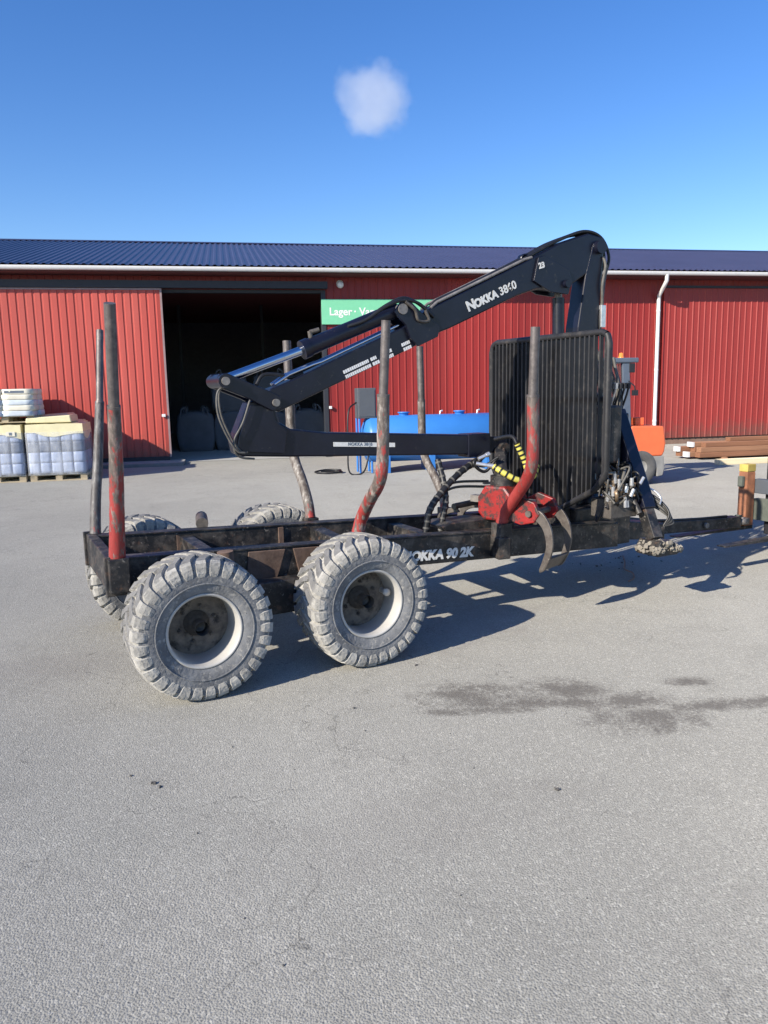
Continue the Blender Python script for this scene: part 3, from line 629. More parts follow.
# ---- orange forklift (local +x is forward)
Fk = empty('forklift', wpt(2.62, -8.15), PI + 0.19473 - 0.02); tag(Fk, 'orange forklift with grey cab frame parked behind the headboard', 'forklift')
m = MB(); m.prism([(-1.10, 0.62), (-1.12, 0.78), (-1.07, 1.10), (-0.42, 1.12), (-0.36, 1.0), (-0.40, 0.56), (-0.55, 0.54), (-1.06, 0.54)], -0.52, 0.52); m.build('counterweight', 'orange', Fk, bevel=0.03)
m = MB(); m.prism([(-1.09, 0.538), (-0.62, 0.538), (-0.74, 0.51), (-0.90, 0.42), (-0.95, 0.30), (-0.96, 0.15), (-1.08, 0.17), (-1.11, 0.3)], -0.515, 0.515); m.build('rear_skirt', 'fl_light', Fk, bevel=0.02)
m = MB(); m.prism([(-0.38, 0.35), (-0.36, 1.05), (0.35, 1.0), (0.4, 0.55), (1.0, 0.5), (1.0, 0.28), (-0.2, 0.28)], -0.48, 0.48); m.build('chassis', 'orange', Fk, bevel=0.02)
m = MB(); m.bb(-0.36, 0.2, -0.3, 0.3, 1.06, 1.2); m.bb(-0.42, -0.28, -0.28, 0.28, 1.2, 1.65); m.build('seat', 'fl_dark', Fk, bevel=0.04)
for sy in (-1, 1):
    m = MB(); m.beam((-0.34, sy * 0.47, 1.05), (-0.28, sy * 0.45, 2.30), 0.08, 0.14, (1, 0, 0)); m.build('cab_pillar', 'fl_grey', Fk, bevel=0.01)
    m = MB(); m.beam((0.85, sy * 0.47, 0.55), (0.45, sy * 0.45, 2.30), 0.06, 0.07, (1, 0, 0)); m.build('cab_pillar', 'fl_grey', Fk, bevel=0.01)
    m = MB(); m.bb(-0.24, 0.5, sy * 0.455 - 0.004, sy * 0.455 + 0.004, 1.2, 2.26); m.build('side_glass', 'glass', Fk)
    for x, r, w in ((-0.62, 0.335, 0.19), (0.72, 0.36, 0.22)):
        wy = sy * 0.43
        q = MB(); q.lathe([(-w / 2, r * 0.42), (-w / 2, r * 0.93), (-w / 2 + 0.03, r), (w / 2 - 0.03, r), (w / 2, r * 0.93), (w / 2, r * 0.42)], 32, 'Y', (0, 0, 0), closed=True); wh = q.build('wheel', 'fl_tyre', Fk, loc=(x, wy, r))
        q = MB(); q.lathe([(-w / 2 + 0.02, r * 0.42), (-w / 2 + 0.05, r * 0.2), (-w / 2 + 0.03, 0.0)], 24, 'Y'); q.lathe([(w / 2 - 0.02, r * 0.42), (w / 2 - 0.05, r * 0.2), (w / 2 - 0.03, 0.0)], 24, 'Y'); q.build('rim', 'fl_light', wh)
m = MB(); m.bb(-0.52, 0.6, -0.52, 0.52, 2.28, 2.37); m.build('cab_roof', 'fl_grey', Fk, bevel=0.02)
m = MB(); m.bb(-0.46, -0.34, 0.38, 0.50, 2.10, 2.27); m.build('work_lamp', 'fl_dark', Fk, bevel=0.01)
m = MB(); m.tube([(-0.33, 0.5, 1.95), (-0.44, 0.53, 1.85), (-0.45, 0.53, 1.76)], 0.012, 6); m.bb(-0.50, -0.40, 0.50, 0.56, 1.68, 1.78); m.build('mirror', 'fl_dark', Fk)
m = MB(); m.lathe([(2.37, 0.06), (2.39, 0.06), (2.40, 0.045), (2.46, 0.04), (2.475, 0.0)], 14, 'Z', (-0.30, 0.25, 0)); m.build('beacon', 'amber', Fk)
m = MB(); m.bb(-0.78, -0.60, 0.1, 0.3, 1.12, 1.26); m.build('expansion_box', 'orange', Fk, bevel=0.01)
for sy in (-0.3, 0.3):
    m = MB(); m.bb(1.02, 1.14, sy - 0.05, sy + 0.05, 0.08, 2.05); m.build('mast_upright', 'fl_dark', Fk)
    m = MB(); m.bb(1.2, 1.24, sy - 0.06, sy + 0.06, 0.04, 0.6); m.bb(1.2, 2.2, sy - 0.06, sy + 0.06, 0.04, 0.08); m.build('fork', 'fl_dark', Fk)
for z in (0.4, 1.2, 2.0):
    m = MB(); m.bb(1.14, 1.19, -0.42, 0.42, z, z + 0.08); m.build('mast_crossbar', 'fl_dark', Fk)

# ------------------------------------------------------------------ forestry trailer with loader crane
# local frame: x forward (to the right), y away from the camera, origin under the near rear wheel's outer face
T = empty('forestry_trailer', (-1.10405, 4.53483, 0), 0.480914)
tag(T, 'dusty black forestry trailer with folded navy loader crane and six stakes', 'trailer')
YC = 1.085; LB = 1.153; WT = 1.769; RT = 0.45

# ---- wheels
def make_tyre():
    m = MB(); m.k = 2
    half = [(-0.150, 0.222), (-0.180, 0.248), (-0.198, 0.288), (-0.205, 0.328), (-0.204, 0.368), (-0.194, 0.402), (-0.166, 0.423), (-0.08, 0.431), (0.0, 0.432)]
    prof = half + [(-y, r) for y, r in half[-2::-1]]
    m.lathe(half[:6], 96, 'Y'); m.lathe([(-y, r) for y, r in half[:6]], 96, 'Y'); m.k = 1; m.lathe(half[5:] + [(-y, r) for y, r in half[-2:4:-1]], 96, 'Y'); m.k = 2
    for sd in (-1, 1):
        m.lathe([(sd * 0.2035, 0.300), (sd * 0.2085, 0.303), (sd * 0.2085, 0.307), (sd * 0.2045, 0.310)], 96, 'Y')
    n = 30; pitch = 2 * PI / n
    path = [(0.014, -0.085, 0.415, 0.451), (-0.030, -0.058, 0.415, 0.452), (-0.075, 0.006, 0.415, 0.452), (-0.118, 0.066, 0.412, 0.450), (-0.158, 0.098, 0.405, 0.446), (-0.190, 0.114, 0.390, 0.433), (-0.206, 0.122, 0.372, 0.408), (-0.2105, 0.124, 0.352, 0.374), (-0.206, 0.125, 0.338, 0.350)]
    rnd = random.Random(3)
    for s in (1, -1):
        for i in range(n):
            a0 = (i + (0.5 if s < 0 else 0)) * pitch + rnd.uniform(-0.006, 0.006); tops = []; wob = rnd.uniform(-0.002, 0.002)
            vs = []
            for j, (y, dt, rb, rt) in enumerate(path):
                w = (0.042, 0.047, 0.052, 0.058, 0.066, 0.072, 0.074, 0.070, 0.055)[j]; th = a0 + dt
                yb = y if j < 4 else y * 0.93
                for (yy, rr, ww) in ((yb, rb, w * 1.12), (y, rt + wob, w)):
                    for sg_ in (-1, 1):
                        t = th + sg_ * ww; vs.append((rr * math.cos(t), s * yy, rr * math.sin(t)))
            fs_side = []; fs_top = []
            for j in range(len(path) - 1):
                a = j * 4; b = a + 4
                fs_top.append((a + 2, a + 3, b + 3, b + 2)); fs_side += [(a + 0, a + 2, b + 2, b + 0), (a + 3, a + 1, b + 1, b + 3)]
            e = (len(path) - 1) * 4
            o = len(m.v); m.v += vs
            for f in fs_side + [(0, 1, 3, 2), (e, e + 2, e + 3, e + 1)]: m.f.append([q + o for q in f]); m.mi.append(1); m.sm.append(False)
            for j, f in enumerate(fs_top): m.f.append([q + o for q in f]); m.mi.append(0 if j < 4 else 1); m.sm.append(False)
    return m
def make_rim():
    m = MB(); m.lathe([(-0.140, 0.218), (-0.168, 0.238), (-0.176, 0.240), (-0.180, 0.234), (-0.176, 0.226), (-0.165, 0.219), (-0.10, 0.214), (0.055, 0.209), (0.07, 0.212), (0.09, 0.205), (0.16, 0.21), (0.178, 0.238), (0.14, 0.222)], 64, 'Y')
    return m
def make_disc():
    m = MB(); m.lathe([(0.0, 0.211), (-0.010, 0.185), (-0.022, 0.14), (-0.004, 0.10), (-0.002, 0.0)], 48, 'Y')
    m.lathe([(0.02, 0.211), (0.02, 0.0)], 48, 'Y')
    return m
def make_hub():
    m = MB(); m.lathe([(0.0, 0.082), (-0.02, 0.082), (-0.025, 0.06), (-0.06, 0.056), (-0.068, 0.042), (-0.095, 0.038), (-0.10, 0.030), (-0.09, 0.022), (-0.09, 0.0)], 28, 'Y')
    for k in range(6):
        a = k * PI / 3 + 0.3; m.lathe([(-0.004, 0.014), (-0.03, 0.014), (-0.03, 0.007), (-0.045, 0.007), (-0.046, 0)], 6, 'Y', (0.118 * math.cos(a), 0, 0.118 * math.sin(a)), smooth=False)
    return m
wheel = make_rim().build('wheel', 'rim', T, loc=(0, 0.2, RT))
tyre = make_tyre().build('tyre', ['tread', 'tyre', 'sidewall'], wheel)
disc = make_disc().build('wheel_disc', 'disc', wheel, loc=(0, 0.045, 0)); hubo = make_hub().build('hub', 'hub', wheel, loc=(0, 0.045, 0))
for x, y, rz, spin in ((LB, 0.2, 0, 0.9), (0, WT + 0.2, PI, 1.7), (LB, WT + 0.2, PI, 2.5)):
    c = copy_tree(wheel, T, (x, y, RT)); c.rotation_euler = (0, spin, rz)
    if (x, rz) == (LB, 0):
        v = MB(); v.lathe([(0.0, 0.02), (-0.05, 0.02), (-0.055, 0.026), (-0.085, 0.026), (-0.09, 0.0)], 14, 'Y', (0.165 * math.cos(0.9 + 0.25), -0.01, 0.165 * math.sin(0.9 + 0.25))); v.build('valve_cap', 'rim', c)

# ---- bogies and frame (the frame stands nose down)
def zt(x): return 0.845 - 0.0425 * (x + 0.4)        # top of the frame rails
for yb in (0.48, WT - 0.12):
    m = MB(); m.prism([(-0.10, 0.38), (-0.06, 0.54), (0.36, 0.60), (0.80, 0.60), (1.20, 0.54), (1.25, 0.38), (0.80, 0.36), (0.36, 0.36)], yb - 0.06, yb + 0.06); bg = m.build('bogie_beam', 'black', T, bevel=0.01)
    for x in (0, LB):
        q = MB(); s = 1 if yb > 1 else -1; q.lathe([(-0.26, 0.045), (0.26, 0.045)], 14, 'Y', (x, yb + s * 0.14, RT)); q.build('stub_axle', 'hub', bg)
m = MB(); m.bb(0.50, 0.66, 0.55, 1.62, 0.40, 0.56); m.build('bogie_axle', 'black', T, bevel=0.01)
for y in (0.74, 1.34):
    m = MB(); m.prism([(0.30, zt(0.3) - 0.235), (0.86, zt(0.86) - 0.235), (0.70, 0.40), (0.46, 0.40)], y, y + 0.05); m.build('bogie_bracket', 'rust', T, bevel=0.006)
def rail(y0, y1, x0, x1, h):
    m = MB(); m.prism([(x0, zt(x0)), (x1, zt(x1)), (x1, zt(x1) - h), (x0, zt(x0) - h)], y0, y1); return m
rn = rail(0.58, 0.68, -0.40, 3.95, 0.225).build('frame_rail', 'black', T, bevel=0.008)
rf = rail(1.49, 1.59, -0.40, 3.95, 0.225).build('frame_rail', 'black', T, bevel=0.008)
# flanges, weld plates and gussets on the rails
for r_, y, s in ((rn, 0.63, -1), (rf, 1.54, 1)):
    m = MB(); m.prism([(-0.4, zt(-0.4) + 0.012), (3.9, zt(3.9) + 0.012), (3.9, zt(3.9) + 0.0015), (-0.4, zt(-0.4) + 0.0015)], y - 0.06, y + 0.06); m.build('top_flange', 'black', r_)
m = MB(); m.prism([(0.18, zt(0.18) - 0.02), (0.62, zt(0.6) - 0.20), (0.18, zt(0.18) - 0.20)], 1.478, 1.489); m.build('gusset_plate', 'rust', rf)
m = MB(); m.prism([(1.02, zt(1.0) - 0.01), (1.06, zt(1.0) - 0.01), (1.06, zt(1.0) - 0.22), (1.02, zt(1.0) - 0.22)], 1.470, 1.489); m.build('weld_seam', 'rust', rf)
# brown plates shaped as sunlit patches of the dusty near rail, and a stub
for poly in ([(0.47, 0.795), (0.74, 0.785), (0.70, 0.66), (0.66, 0.56), (0.50, 0.56), (0.45, 0.64)], [(0.80, 0.783), (1.04, 0.773), (1.04, 0.56), (0.85, 0.56)], [(0.10, 0.81), (0.30, 0.80), (0.30, 0.60), (0.14, 0.60)]):
    m = MB(); m.prism(poly, 0.562, 0.579); m.build('sunlit_rail_patch', 'rust', T, bevel=0.004)
m = MB(); m.tube([(0.30, 0.52, 0.63), (0.29, 0.52, 0.83)], 0.055, 14); m.build('bump_stop', 'rust', T, bevel=0.006)
m = MB(); m.tube([(0.42, 1.62, 0.845), (0.50, 1.95, 0.85)], 0.05, 12); m.build('bump_stop', 'hub', T)
# crossmembers
m = MB(); m.bb(-0.47, -0.40, 0.56, 1.61, 0.625, 0.862); m.build('rear_crossmember', 'black', T, bevel=0.008)
m = MB(); m.bb(-0.49, -0.36, 0.535, 0.575, 0.615, 0.875); m.build('corner_bracket', 'black', T, bevel=0.006)
m = MB(); m.bb(-0.49, -0.36, 1.595, 1.635, 0.615, 0.875); m.build('corner_bracket', 'black', T, bevel=0.006)
for xn, xf in ((1.30, 1.38), (2.56, 2.76)):
    m = MB(); m.beam((xn, 0.42, zt(xn) - 0.115), (xf, 1.75, zt(xf) - 0.115), 0.11, 0.18); m.build('bolster', 'black', T, bevel=0.008)
for x in (0.2, 2.05, 3.1):
    m = MB(); m.bb(x, x + 0.1, 0.68, 1.49, zt(x) - 0.20, zt(x) - 0.03); m.build('crossmember', 'black', T, bevel=0.006)

# ---- stakes: lower tube with a socket, and a thinner extension pushed into it
def stake(low, top, r1, r2, m1, label, rows=6):
    rb, rj = r1
    m = MB(); m.tube(low, [rb + (rj - rb) * k / 8 for k in range(9)], 14, curve=rows); s = m.build('stake', m1, T); s['label'] = label; r1 = rb
    d = (Vector(top) - Vector(low[-1])).normalized(); j = Vector(low[-1])
    m = MB(); m.tube([j - d * 0.05, j + (Vector(top) - j) * 0.5, top], r2, 14); m.lathe([(0, 0)], 3) if False else None; m.build('extension_tube', 'stake_top', s)
    m = MB(); m.tube([j - d * 0.012, j + d * 0.006], rj * 1.03, 14); m.build('collar', 'stake_top', s)
    b = Vector(low[0]); e = (Vector(low[1]) - b).normalized()
    m = MB(); m.bb(b.x - r1 * 1.25, b.x + r1 * 1.25, b.y - r1 * 1.25, b.y + r1 * 1.25, b.z - 0.22, b.z + 0.005); m.build('socket', 'black', s, bevel=0.008)
stake([(-0.405, 0.56, 0.86), (-0.398, 0.50, 1.10), (-0.39, 0.42, 1.45), (-0.39, 0.33, 1.83)], (-0.40, 0.14, 2.41), (0.052, 0.0385), 0.033, 'stake_rear', 'thick rear stake with pinkish red paint')
stake([(-0.405, 1.60, 0.85), (-0.375, 1.66, 1.10), (-0.32, 1.74, 1.45), (-0.27, 1.82, 1.84)], (-0.20, 2.02, 2.40), (0.042, 0.034), 0.0275, 'stake_grey', 'dark grey rear stake on the far side')
stake([(1.28, 0.49, 0.86), (1.30, 0.46, 0.97), (1.30, 0.32, 1.12), (1.30, 0.17, 1.26), (1.30, 0.11, 1.42), (1.30, 0.08, 1.86)], (1.315, 0.05, 2.345), (0.047, 0.043), 0.031, 'stake_half', 'middle stake with red foot and worn bare shaft')
stake([(1.40, 1.70, 0.79), (1.40, 1.74, 0.92), (1.40, 1.86, 1.10), (1.39, 1.99, 1.27), (1.385, 2.05, 1.45), (1.385, 2.06, 1.87)], (1.39, 2.09, 2.34), (0.046, 0.043), 0.038, 'stake_far', 'greyish worn middle stake on the far side')
stake([(2.585, 0.50, 0.80), (2.60, 0.46, 0.90), (2.60, 0.31, 1.06), (2.58, 0.15, 1.22), (2.57, 0.09, 1.40), (2.55, 0.07, 1.83)], (2.55, 0.05, 2.325), (0.050, 0.046), 0.035, 'stake_red', 'front stake with most of its red paint')
stake([(2.78, 1.68, 0.76), (2.78, 1.72, 0.88), (2.78, 1.85, 1.04), (2.77, 2.00, 1.20), (2.76, 2.05, 1.36), (2.76, 2.06, 1.78)], (2.76, 2.08, 2.30), (0.042, 0.039), 0.034, 'stake_far', 'worn front stake on the far side')

# ---- lettering on the near rail
sl = -0.0425
text('frame_lettering', 'NOKKA 90 2K', 0.105, (1.69, 0.5755, zt(1.69) - 0.185), (1, 0, sl), (0, 0, 1), 'decal', rn, offset=0.006, shear=0.15)

# ---- headboard
HX = 3.42
YS = -0.055
outline = [(0.30, 2.33), (1.80, 2.33), (1.86, 2.27), (1.86, 1.18), (1.78, 1.04), (1.30, 0.80), (0.86, 0.80), (0.38, 1.04), (0.26, 1.18), (0.26, 2.27)]
pts = [Vector((HX, y + YS, z - 0.012)) for y, z in outline]
ring = []
for i, p in enumerate(pts):
    a = pts[i - 1]; b = pts[(i + 1) % len(pts)]
    ring += [p + (a - p).normalized() * min(0.03, (a - p).length / 3), p + (b - p).normalized() * min(0.03, (b - p).length / 3)]
m = MB(); m.tube(ring + [ring[0]], 0.028, 8, caps=False); hb = m.build('headboard', 'bar', T)
def zlow(y):
    if y < 0.38: return 1.18 - (y - 0.26) / 0.12 * 0.14
    if y < 0.86: return 1.04 - (y - 0.38) / 0.48 * 0.24
    if y < 1.30: return 0.80
    if y < 1.78: return 0.80 + (y - 1.30) / 0.48 * 0.24
    return 1.04 + (y - 1.78) / 0.08 * 0.14
nb = 27
rnd = random.Random(2)
for i in range(nb):
    y = 0.26 + 1.60 * (i + 0.5) / nb; z0 = zlow(y); m = MB(); dx = rnd.uniform(-0.004, 0.004)
    m.bb(HX - 0.022 + dx, HX + 0.020 + dx, y + YS - 0.008, y + YS + 0.008, z0 - 0.01, 2.30); m.build('bar', 'bar', hb, bevel=0.004)
for z in (1.28, 1.78):
    m = MB(); m.bb(HX + 0.024, HX + 0.054, 0.28 + YS, 1.84 + YS, z - 0.02, z + 0.02); m.build('cross_rail', 'bar', hb)
for y in (0.80, 1.37):
    m = MB(); m.bb(HX + 0.056, HX + 0.12, y - 0.035, y + 0.035, 0.62, 2.28); m.build('headboard_post', 'black', T, bevel=0.006)

# ---- crane base, pillar
m = MB(); m.bb(3.56, 4.22, 0.70, 1.47, 0.42, 0.80); m.build('crane_base', 'black', T, bevel=0.015)
m = MB(); m.prism([(3.95, zt(3.9)), (3.95, 0.47), (4.7, 0.40), (4.7, 0.55)], 0.72, 1.45); m.build('drawbar_root', 'black', T, bevel=0.01)
m = MB(); m.lathe([(0.80, 0.23), (0.88, 0.23), (0.90, 0.19), (1.30, 0.17), (1.32, 0.20), (1.40, 0.20), (1.42, 0.0)], 28, 'Z', (3.92, YC, 0)); m.build('slew_column', 'navy', T)
m = MB(); m.prism([(3.74, 1.35), (4.03, 1.35), (4.045, 2.40), (4.06, 2.75), (4.085, 3.10), (4.05, 3.17), (3.96, 3.17), (3.88, 2.90), (3.80, 2.42)], YC - 0.09, YC + 0.09); pil = m.build('pillar', 'navy', T, bevel=0.012)
m = MB(); m.bb(4.045, 4.10, YC - 0.12, YC - 0.02, 2.42, 2.62); m.build('pillar_plate', 'zinc', pil, bevel=0.004)
# slewing cylinders across the base
m = MB(); m.tube([(3.92, 0.55, 1.16), (3.92, 1.62, 1.16)], 0.075, 16); m.build('slew_cylinder', 'navy', T)
# ---- boom: box section, rising towards the pillar, bent at the head
y0, y1 = YC - 0.085, YC + 0.085
m = MB(); m.prism([(2.10, 2.275), (2.42, 2.385), (3.11, 2.672), (3.33, 2.74), (3.44, 2.745), (3.62, 2.735), (3.90, 2.90), (4.05, 3.05), (4.10, 3.14), (4.07, 3.22), (3.90, 3.245), (3.57, 3.14), (3.20, 2.965), (2.20, 2.53), (2.08, 2.44)], y0, y1); bm_ = m.build('main_boom', 'navy', T, bevel=0.012)
m = MB(); m.tube([(4.02, y0 - 0.05, 3.13), (4.02, y1 + 0.05, 3.13)], 0.06, 18); m.build('boom_pin', 'navy', bm_)
for yy in (y0 - 0.012, y1 + 0.012):
    m = MB(); m.prism([(3.27, 2.80), (3.32, 3.00), (3.38, 3.02), (3.66, 2.92), (3.70, 2.82), (3.66, 2.70), (3.46, 2.715)], yy - 0.011, yy + 0.011); m.build('cheek_plate', 'navy', bm_, bevel=0.004)
m = MB(); m.tube([(3.63, y0 - 0.06, 2.79), (3.63, y1 + 0.06, 2.79)], 0.035, 14); m.build('boom_pin', 'navy', bm_)
m = MB(); m.lathe([(-0.03, 0.045), (0.03, 0.045), (0.03, 0.03), (-0.03, 0.03)], 18, 'Y', (3.24, y0 + 0.085, 2.995), closed=True); m.build('hose_ring', 'navy', bm_)
for dy in (-0.075, 0.075):
    m = MB(); m.tube([(2.24, YC + dy, 2.545), (2.30, YC + dy, 2.592), (3.19, YC + dy, 2.978), (3.27, YC + dy, 3.00)], 0.013, 8); m.build('boom_pipe', 'steel', bm_)
# inner boom with top trunking
bd = Vector((0.925, 0, 0.39)).normalized()
m = MB(); m.prism([(0.80, 1.85), (0.815, 1.77), (0.90, 1.745), (1.23, 1.882), (1.85, 2.135), (2.20, 2.285), (2.16, 2.455), (2.01, 2.40), (1.235, 2.075), (0.92, 1.945), (0.84, 1.92)], YC - 0.07, YC + 0.07); ib = m.build('inner_boom', 'navy', T, bevel=0.01)
for k, (dy, dz) in enumerate(((-0.045, 0.012), (-0.01, 0.016), (0.03, 0.012))):
    m = MB(); m.tube([(0.88, YC + dy, 1.95), (1.0, YC + dy, 2.01 + dz), (1.20, YC + dy, 2.085 + dz), (1.27, YC + dy, 2.105 + dz), (1.95, YC + dy, 2.392 + dz)], 0.013, 8); m.build('hydraulic_pipe', 'chrome', ib)
m = MB(); m.tube([(0.84, YC - 0.12, 1.825), (0.84, YC + 0.12, 1.825)], 0.035, 14); m.build('knuckle_pin', 'steel', ib)
# lift cylinder standing between pillar and boom
m = MB(); m.tube([(3.66, YC, 1.45), (3.636, YC, 2.68)], 0.056, 18); lc = m.build('lift_cylinder', 'navy', T)
m = MB(); m.tube([(3.636, YC, 2.68), (3.632, YC, 2.78)], 0.036, 16); m.build('piston_rod', 'steel', lc)
m = MB(); m.bb(3.55, 3.77, YC - 0.10, YC + 0.10, 1.36, 1.50); m.build('cylinder_foot', 'navy', lc, bevel=0.01)
# stick cylinder: bracket, barrel, chrome rod
for yy in (YC - 0.095, YC + 0.095):
    m = MB(); m.prism([(1.885, 2.50), (1.95, 2.585), (2.04, 2.585), (2.14, 2.50), (2.31, 2.40), (2.29, 2.315), (2.10, 2.235), (2.03, 2.30), (1.99, 2.40)], yy - 0.014, yy + 0.014); m.build('cylinder_bracket', 'navy', bm_, bevel=0.004)
cyl_a = Vector((1.96, YC, 2.525)); cyl_b = Vector((1.13, YC, 2.205)); rod_e = Vector((0.47, YC, 1.978))
m = MB(); m.tube([cyl_a, cyl_a.lerp(cyl_b, 0.93)], 0.066, 20); m.tube([cyl_a.lerp(cyl_b, 0.93), cyl_b], 0.074, 20); sc_ = m.build('stick_cylinder', 'navy', T)
m = MB(); m.tube([cyl_b, rod_e], 0.034, 18); m.build('piston_rod', 'chrome', sc_)
m = MB(); m.tube([cyl_a + Vector((0, -0.12, 0)), cyl_a + Vector((0, 0.12, 0))], 0.042, 16); m.build('cylinder_pin', 'steel', sc_)
m = MB(); m.tube([(1.21, YC, 2.28), (1.20, YC, 2.35)], 0.02, 8); m.tube([(1.20, YC, 2.34), (1.27, YC - 0.02, 2.36)], 0.018, 8); m.build('hose_port', 'hub', sc_)
# knuckle links
for yy in (YC - 0.105, YC + 0.105):
    m = MB(); m.prism([(0.42, 1.99), (0.44, 2.03), (0.50, 2.035), (0.66, 1.965), (0.82, 1.90), (0.90, 1.86), (0.90, 1.78), (0.83, 1.755), (0.66, 1.845), (0.46, 1.925)], yy - 0.02, yy + 0.02); m.build('rocker_link', 'navy', T, bevel=0.006)
m = MB(); m.tube([(0.47, YC - 0.17, 1.978), (0.47, YC + 0.17, 1.978)], 0.05, 18); m.build('link_pin', 'navy', T)
m = MB(); m.tube([(0.47, YC - 0.185, 1.978), (0.47, YC - 0.171, 1.978)], 0.030, 18); m.build('pin_cap', 'steel', T)
m = MB(); m.tube([(0.855, YC - 0.150, 1.815), (0.855, YC - 0.128, 1.815)], 0.028, 16); m.build('pin_cap', 'steel', T)
# jib: knuckle plate and long box section folded back over the load space
yj = YC
m = MB(); m.prism([(0.66, 1.82), (0.56, 1.60), (0.535, 1.53), (0.55, 1.45), (0.60, 1.425), (0.98, 1.40), (2.78, 1.315), (2.78, 1.485), (1.27, 1.575), (0.985, 1.615), (0.90, 1.665), (0.875, 1.75), (0.86, 1.86), (0.78, 1.86)], yj - 0.075, yj + 0.075); jb = m.build('jib', 'navy', T, bevel=0.012)
for yy in (yj - 0.086, yj + 0.086):
    m = MB(); m.prism([(0.67, 1.80), (0.575, 1.58), (0.56, 1.50), (0.60, 1.46), (0.92, 1.43), (0.95, 1.60), (0.86, 1.68), (0.83, 1.80)], yy - 0.010, yy + 0.010); m.build('knuckle_plate', 'navy', jb, bevel=0.004)
m = MB(); m.bb(2.60, 2.83, yj - 0.088, yj + 0.088, 1.30, 1.50); m.build('jib_collar', 'navy', jb, bevel=0.008)
m = MB(); m.prism([(2.83, 1.325), (3.02, 1.315), (3.02, 1.455), (2.83, 1.468)], yj - 0.055, yj + 0.055); m.build('jib_extension', 'navy', jb, bevel=0.006)
m = MB(); m.prism([(1.335, 1.496), (1.885, 1.463), (1.885, 1.428), (1.335, 1.461)], yj - 0.0785, yj - 0.0765); lb = m.build('data_sticker', 'decal', jb)
text('sticker_lettering', 'NOKKA 3860', 0.034, (1.46, yj - 0.0795, 1.463), (1, 0, -0.06), (0, 0, 1), 'slate', lb, extrude=0.0004, offset=0.0008, space=1.1)
# lettering on the boom
bx = Vector((0.3, 0, 0.1275)).normalized(); bz = Vector((-bx.z, 0, bx.x))
o0 = Vector((2.60, y0 - 0.003, 2.525)); bl_ = text('boom_lettering', 'N', 0.114, o0, bx, bz, 'decal', bm_, offset=0.005)
text('boom_lettering', 'OKKA', 0.090, o0 + bx * 0.083, bx, bz, 'decal', bm_, offset=0.005)
text('boom_lettering', '3860', 0.095, o0 + bx * 0.36, bx, bz, 'decal', bm_, offset=0.0022)
text('boom_mark', '23', 0.066, (3.325, y0 - 0.027, 2.905), (0.96, 0, 0.25), (-0.25, 0, 0.96), 'decal', bm_, offset=0.003)
# rows of small print on the inner boom: worn, unreadable
rnd = random.Random(11); p0 = Vector((1.455, YC - 0.0725, 2.000)); bq = Vector((0.93, 0, 0.375)).normalized(); bw = Vector((-bq.z, 0, bq.x))
m = MB()
for row in (0, 1):
    for (s0, s1) in ((0.0, 0.235), (0.26, 0.315), (0.40, 0.455), (0.565, 0.645)):
        s = s0 + row * 0.004
        while s < s1:
            w = rnd.uniform(0.010, 0.020); c = p0 + bq * (s + w / 2) + bw * (0.036 - row * 0.040)
            R3 = Matrix((bq, Vector((0, -1, 0)), bw)).transposed(); m.box(c, (w, 0.002, 0.026), R3); s += w + 0.004
tag(m.build('small_print', 'letter', ib), kind='stuff')

# ---- crane hoses
def hose(name, pts, r, mn, par=T, seg=8, cv=8): m = MB(); m.tube(pts, r, seg, curve=cv); return m.build(name, mn, par)
for k in range(4):
    d = -0.06 + 0.04 * k
    hose('crane_hose', [(2.30, YC + d, 2.52), (2.36, YC + d, 2.612), (2.60, YC + d, 2.718), (2.90, YC + d, 2.85), (3.20, YC + d, 2.985), (3.34, YC + d, 3.055), (3.55, YC + d, 3.155), (3.86, YC + d, 3.262 - 0.004 * k), (4.07, YC + d, 3.225), (4.175 - 0.02 * k, YC + d, 3.06), (4.13 - 0.02 * k, YC + d, 2.88), (4.08, YC + d * 1.5, 2.70), (4.05 + 0.02 * k, YC + d * 1.6, 2.45), (4.09, YC + d * 2, 2.0), (4.05 + 0.02 * k, YC - 0.2 + d, 1.5)], 0.014, 'rubber_hose')
hose('crane_hose', [(4.07, YC - 0.10, 2.62), (4.05, YC - 0.12, 2.80), (4.08, YC - 0.12, 2.96), (4.07, YC - 0.10, 3.05)], 0.014, 'hose_grey')
hose('crane_hose', [(4.07, YC + 0.0, 2.62), (4.09, YC - 0.02, 2.80), (4.06, YC - 0.02, 2.94)], 0.014, 'hose_grey')
for k, dy in enumerate((-0.13, -0.10)):
    hose('crane_hose', [(0.50, YC + dy, 1.95), (0.42 + 0.02 * k, YC + dy, 1.90), (0.415 + 0.03 * k, YC + dy, 1.74), (0.48 + 0.03 * k, YC + dy, 1.57), (0.545 + 0.03 * k, YC + dy, 1.47), (0.60 + 0.03 * k, YC + dy, 1.455)], 0.008, 'hose_grey')
hose('crane_hose', [(0.66, YC - 0.12, 1.84), (0.60, YC - 0.12, 1.68), (0.53, YC - 0.12, 1.56), (0.525, YC - 0.12, 1.48), (0.57, YC - 0.11, 1.425), (0.68, YC - 0.10, 1.405)], 0.008, 'hose_grey')
hose('crane_hose', [(0.74, YC - 0.04, 1.95), (0.80, YC - 0.03, 2.02), (0.92, YC - 0.03, 2.02), (1.02, YC - 0.03, 2.00), (1.12, YC - 0.03, 2.03)], 0.014, 'rubber_hose')
hose('crane_hose', [(1.50, YC - 0.05, 2.385), (1.64, YC - 0.09, 2.435), (1.80, YC - 0.11, 2.535), (1.95, YC - 0.11, 2.59), (2.11, YC - 0.1, 2.575), (2.26, YC - 0.09, 2.47)], 0.014, 'rubber_hose')
